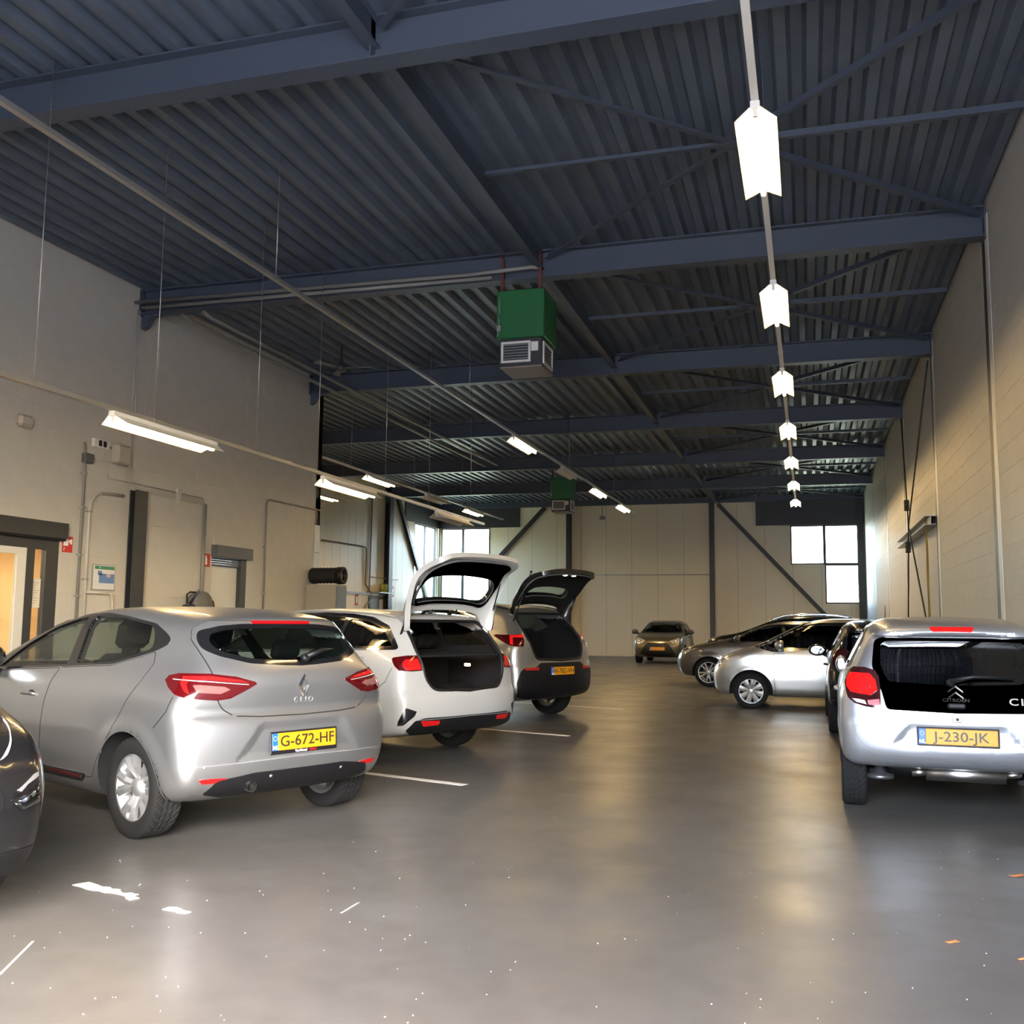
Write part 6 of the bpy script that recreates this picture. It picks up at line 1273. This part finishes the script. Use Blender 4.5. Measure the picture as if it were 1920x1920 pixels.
d = struct(MB().box((XW, 34.55, 0), (XW+.05, 34.70, 2.32)).box((XW, 35.85, 0), (XW+.05, 35.93, 2.32)).box((XW, 34.70, 2.22), (XW+.05, 35.85, 2.32)).build('door_3', M_DARKSTEEL)); l = MB().box((XW+.005, 34.70, 0), (XW+.03, 35.5, 2.22)).build('door_leaf', mat('cabinet_blue', (.13, .155, .19), .45), d); MB().box((XW+.005, 35.5, 0), (XW+.035, 35.85, 2.22)).build('door_side_panel', M_WHITEFRAME, d)
for y, z, l in ((33.55, 1.95, 'tiny red fire sign under the cable tray on the side wall'), (36.85, 2.35, 'tiny red fire sign beyond the side wall column')):
    o = MB().box((XW, y-.13, z), (XW+.01, y+.13, z+.42)).build('fire_sign', M_SIGNRED); tag(o, l, 'sign'); MB().box((XW+.01, y-.06, z+.08), (XW+.012, y+.06, z+.32)).build('white_symbol', M_WHITEINK, o)
o = pipe('conduit', [(-9.6, YB-.03, 3.43), (-3.9, YB-.03, 3.43)], .02, M_WPIPE, 'thin cream conduit running across the back wall'); MB().box((-8.3, YB-.05, 3.39), (-8.2, YB, 3.47)).build('conduit_box', M_WPIPE, o)
o = pipe('lamp_cord', [(-8.4, YB-.06, 6.4), (-8.4, YB-.06, 5.95)], .01, M_DARKSTEEL, 'dark cord with a small box hanging on the back wall', 'cord'); MB().cham((-8.52, YB-.10, 5.82), (-8.28, YB-.01, 5.95), .02).build('cord_box', M_GREYPIPE, o)

# ------------------------------------------------------------------ floor paint and litter
M_FPAINT = mat('worn_white_paint', (.62, .60, .56), .6, var=.12, vscale=12)
def ground(px, py):
    d_ = px_ray(px, py); t = -CAM_H/d_[2]; return (d_[0]*t, d_[1]*t)
def floor_patch(name, pix, label, group=None, z=.0025, m=M_FPAINT, jag=.0):
    P = dens([ground(*p) for p in pix], .05); P = [(x+random.uniform(-jag, jag), y+random.uniform(-jag, jag)) for x, y in P]
    b = MB().prism(P, 2, .0, z); return tag(b.build(name, m), label, 'floor marking', group)
floor_patch('paint_patch', zpx(0, 1500, 2, [(278, 318), (300, 312), (335, 308), (395, 325), (445, 338), (460, 348), (495, 347), (520, 356), (505, 362), (522, 368), (490, 374), (470, 362), (440, 352), (390, 348), (345, 338), (300, 328)]), 'larger flake of worn white line paint on the floor beside the black car', jag=.012)
floor_patch('paint_patch', zpx(0, 1500, 2, [(612, 412), (630, 402), (660, 402), (690, 415), (710, 422), (695, 428), (665, 424), (640, 416)]), 'smaller flake of worn white line paint lying alone on the floor', jag=.008)
for (a, c, w, l) in (((682, 1449), (872, 1472), 2.4, 'white parking line beside the silver hatchback'), ((940, 1369.5), (1066, 1380), 2.0, 'white parking line beside the white estate car'), ((1075, 1324), (1168, 1330), 1.2, 'white parking line beside the grey crossover')):
    (x0, y0), (x1, y1) = ground(*a), ground(*c); t = np.array([x1-x0, y1-y0]); L = np.linalg.norm(t); t /= L; n = np.array([-t[1], t[0]])*.045; s = np.array([x0, y0])-t*1.2; e_ = np.array([x1, y1])
    b = MB().prism([tuple(s-n), tuple(e_-n), tuple(e_+n), tuple(s+n)], 2, 0, .002); tag(b.build('parking_line', M_FPAINT), l, 'floor marking')
for a, c, l in (((0, 1827), (62, 1765), 'faint long scratch on the floor in front of the black car'), ((640, 1712), (673, 1692), 'short pale scratch on the open floor')):
    (x0, y0), (x1, y1) = ground(*a), ground(*c); t = np.array([x1-x0, y1-y0]); t /= np.linalg.norm(t); n = np.array([-t[1], t[0]])*.006
    tag(MB().prism([(x0-n[0], y0-n[1]), (x1-n[0], y1-n[1]), (x1+n[0], y1+n[1]), (x0+n[0], y0+n[1])], 2, 0, .001).build('floor_scratch', mat('scratch_grey', (.30, .29, .28), .7)), l, 'scratch')
b = MB()
for k in range(110):
    x, y = ground(random.uniform(20, 1900), 1500+420*random.random()**.7); r = random.uniform(.0012, .0035); a = random.uniform(0, 3); b.prism([(x+r*math.cos(a+t)*random.uniform(.6, 1.3), y+r*math.sin(a+t)) for t in (0, 1.3, 2.6, 4.2)], 2, 0, .002)
tag(b.build('floor_grit', mat('grit_white', (.65, .64, .62), .7)), 'tiny pale crumbs scattered over the floor', 'grit', kind='stuff')
for (px_, py_), s, l in (((1908, 1644), .045, 'curled orange leaf lying on the floor near the right wall'), ((1785, 1769), .030, 'pale narrow leaf lying on the floor behind the silver city car'), ((1917, 1801), .02, 'tiny red scrap on the floor at the right')):
    x, y = ground(px_, py_); V = [(x-s, y, .004), (x-s*.3, y-s*.3, .002), (x+s*.6, y-s*.25, .012), (x+s*1.1, y, .008), (x+s*.5, y+s*.3, .014), (x-s*.4, y+s*.25, .004)]; m = MB(); m.add(V+[(a, c, z+.001) for a, c, z in V], [(5,4,3,2,1,0), (6,7,8,9,10,11)]+[(i, (i+1) % 6, 6+(i+1) % 6, 6+i) for i in range(6)]); tag(m.build('fallen_leaf' if s > .025 else 'paper_scrap', mat('leaf_orange', (.42, .13, .03), .7)), l, 'leaf' if s > .025 else 'scrap')

# ------------------------------------------------------------------ outside: what the windows and the glossy cars see
def house(name, x0, x1, y0, y1, h, face, label, wall):
    e = empty(name, ((x0+x1)/2, (y0+y1)/2, 0)); tag(e, label, 'building'); e_ = np.array([(x0+x1)/2, (y0+y1)/2]); hx, hy = (x1-x0)/2, (y1-y0)/2
    MB().box((-hx, -hy, -.6), (hx, hy, h)).build('wall', wall, e); MB().box((-hx-.3, -hy-.3, h), (hx+.3, hy+.3, h+.35)).build('roof_edge', M_DARKSTEEL, e); yf = -hy if face < 0 else hy; n = int((x1-x0)/4)
    for f in range(int(h/3.2)):
        for k in range(n):
            xx = -hx+2+4*k; w = MB().box((xx-1.1, min(yf, yf+face*.05), 1.0+3.2*f), (xx+1.1, max(yf, yf+face*.05), 2.4+3.2*f)).build('window', M_WHITEFRAME, e); MB().box((xx-1.0, min(yf+face*.05, yf+face*.06), 1.1+3.2*f), (xx+1.0, max(yf+face*.05, yf+face*.06), 2.3+3.2*f)).build('pane', M_GLOSSBLK, w)
house('office_building', -6, 18, 78, 92, 9.0, -1, 'pale grey office building seen through the back windows', mat('grey_facade', (.35, .38, .40), .7))
house('office_building', -22, 16, -52, -40, 6.0, 1, 'low white building across the yard, mirrored in the car glass', mat('white_facade', (.75, .74, .70), .7))
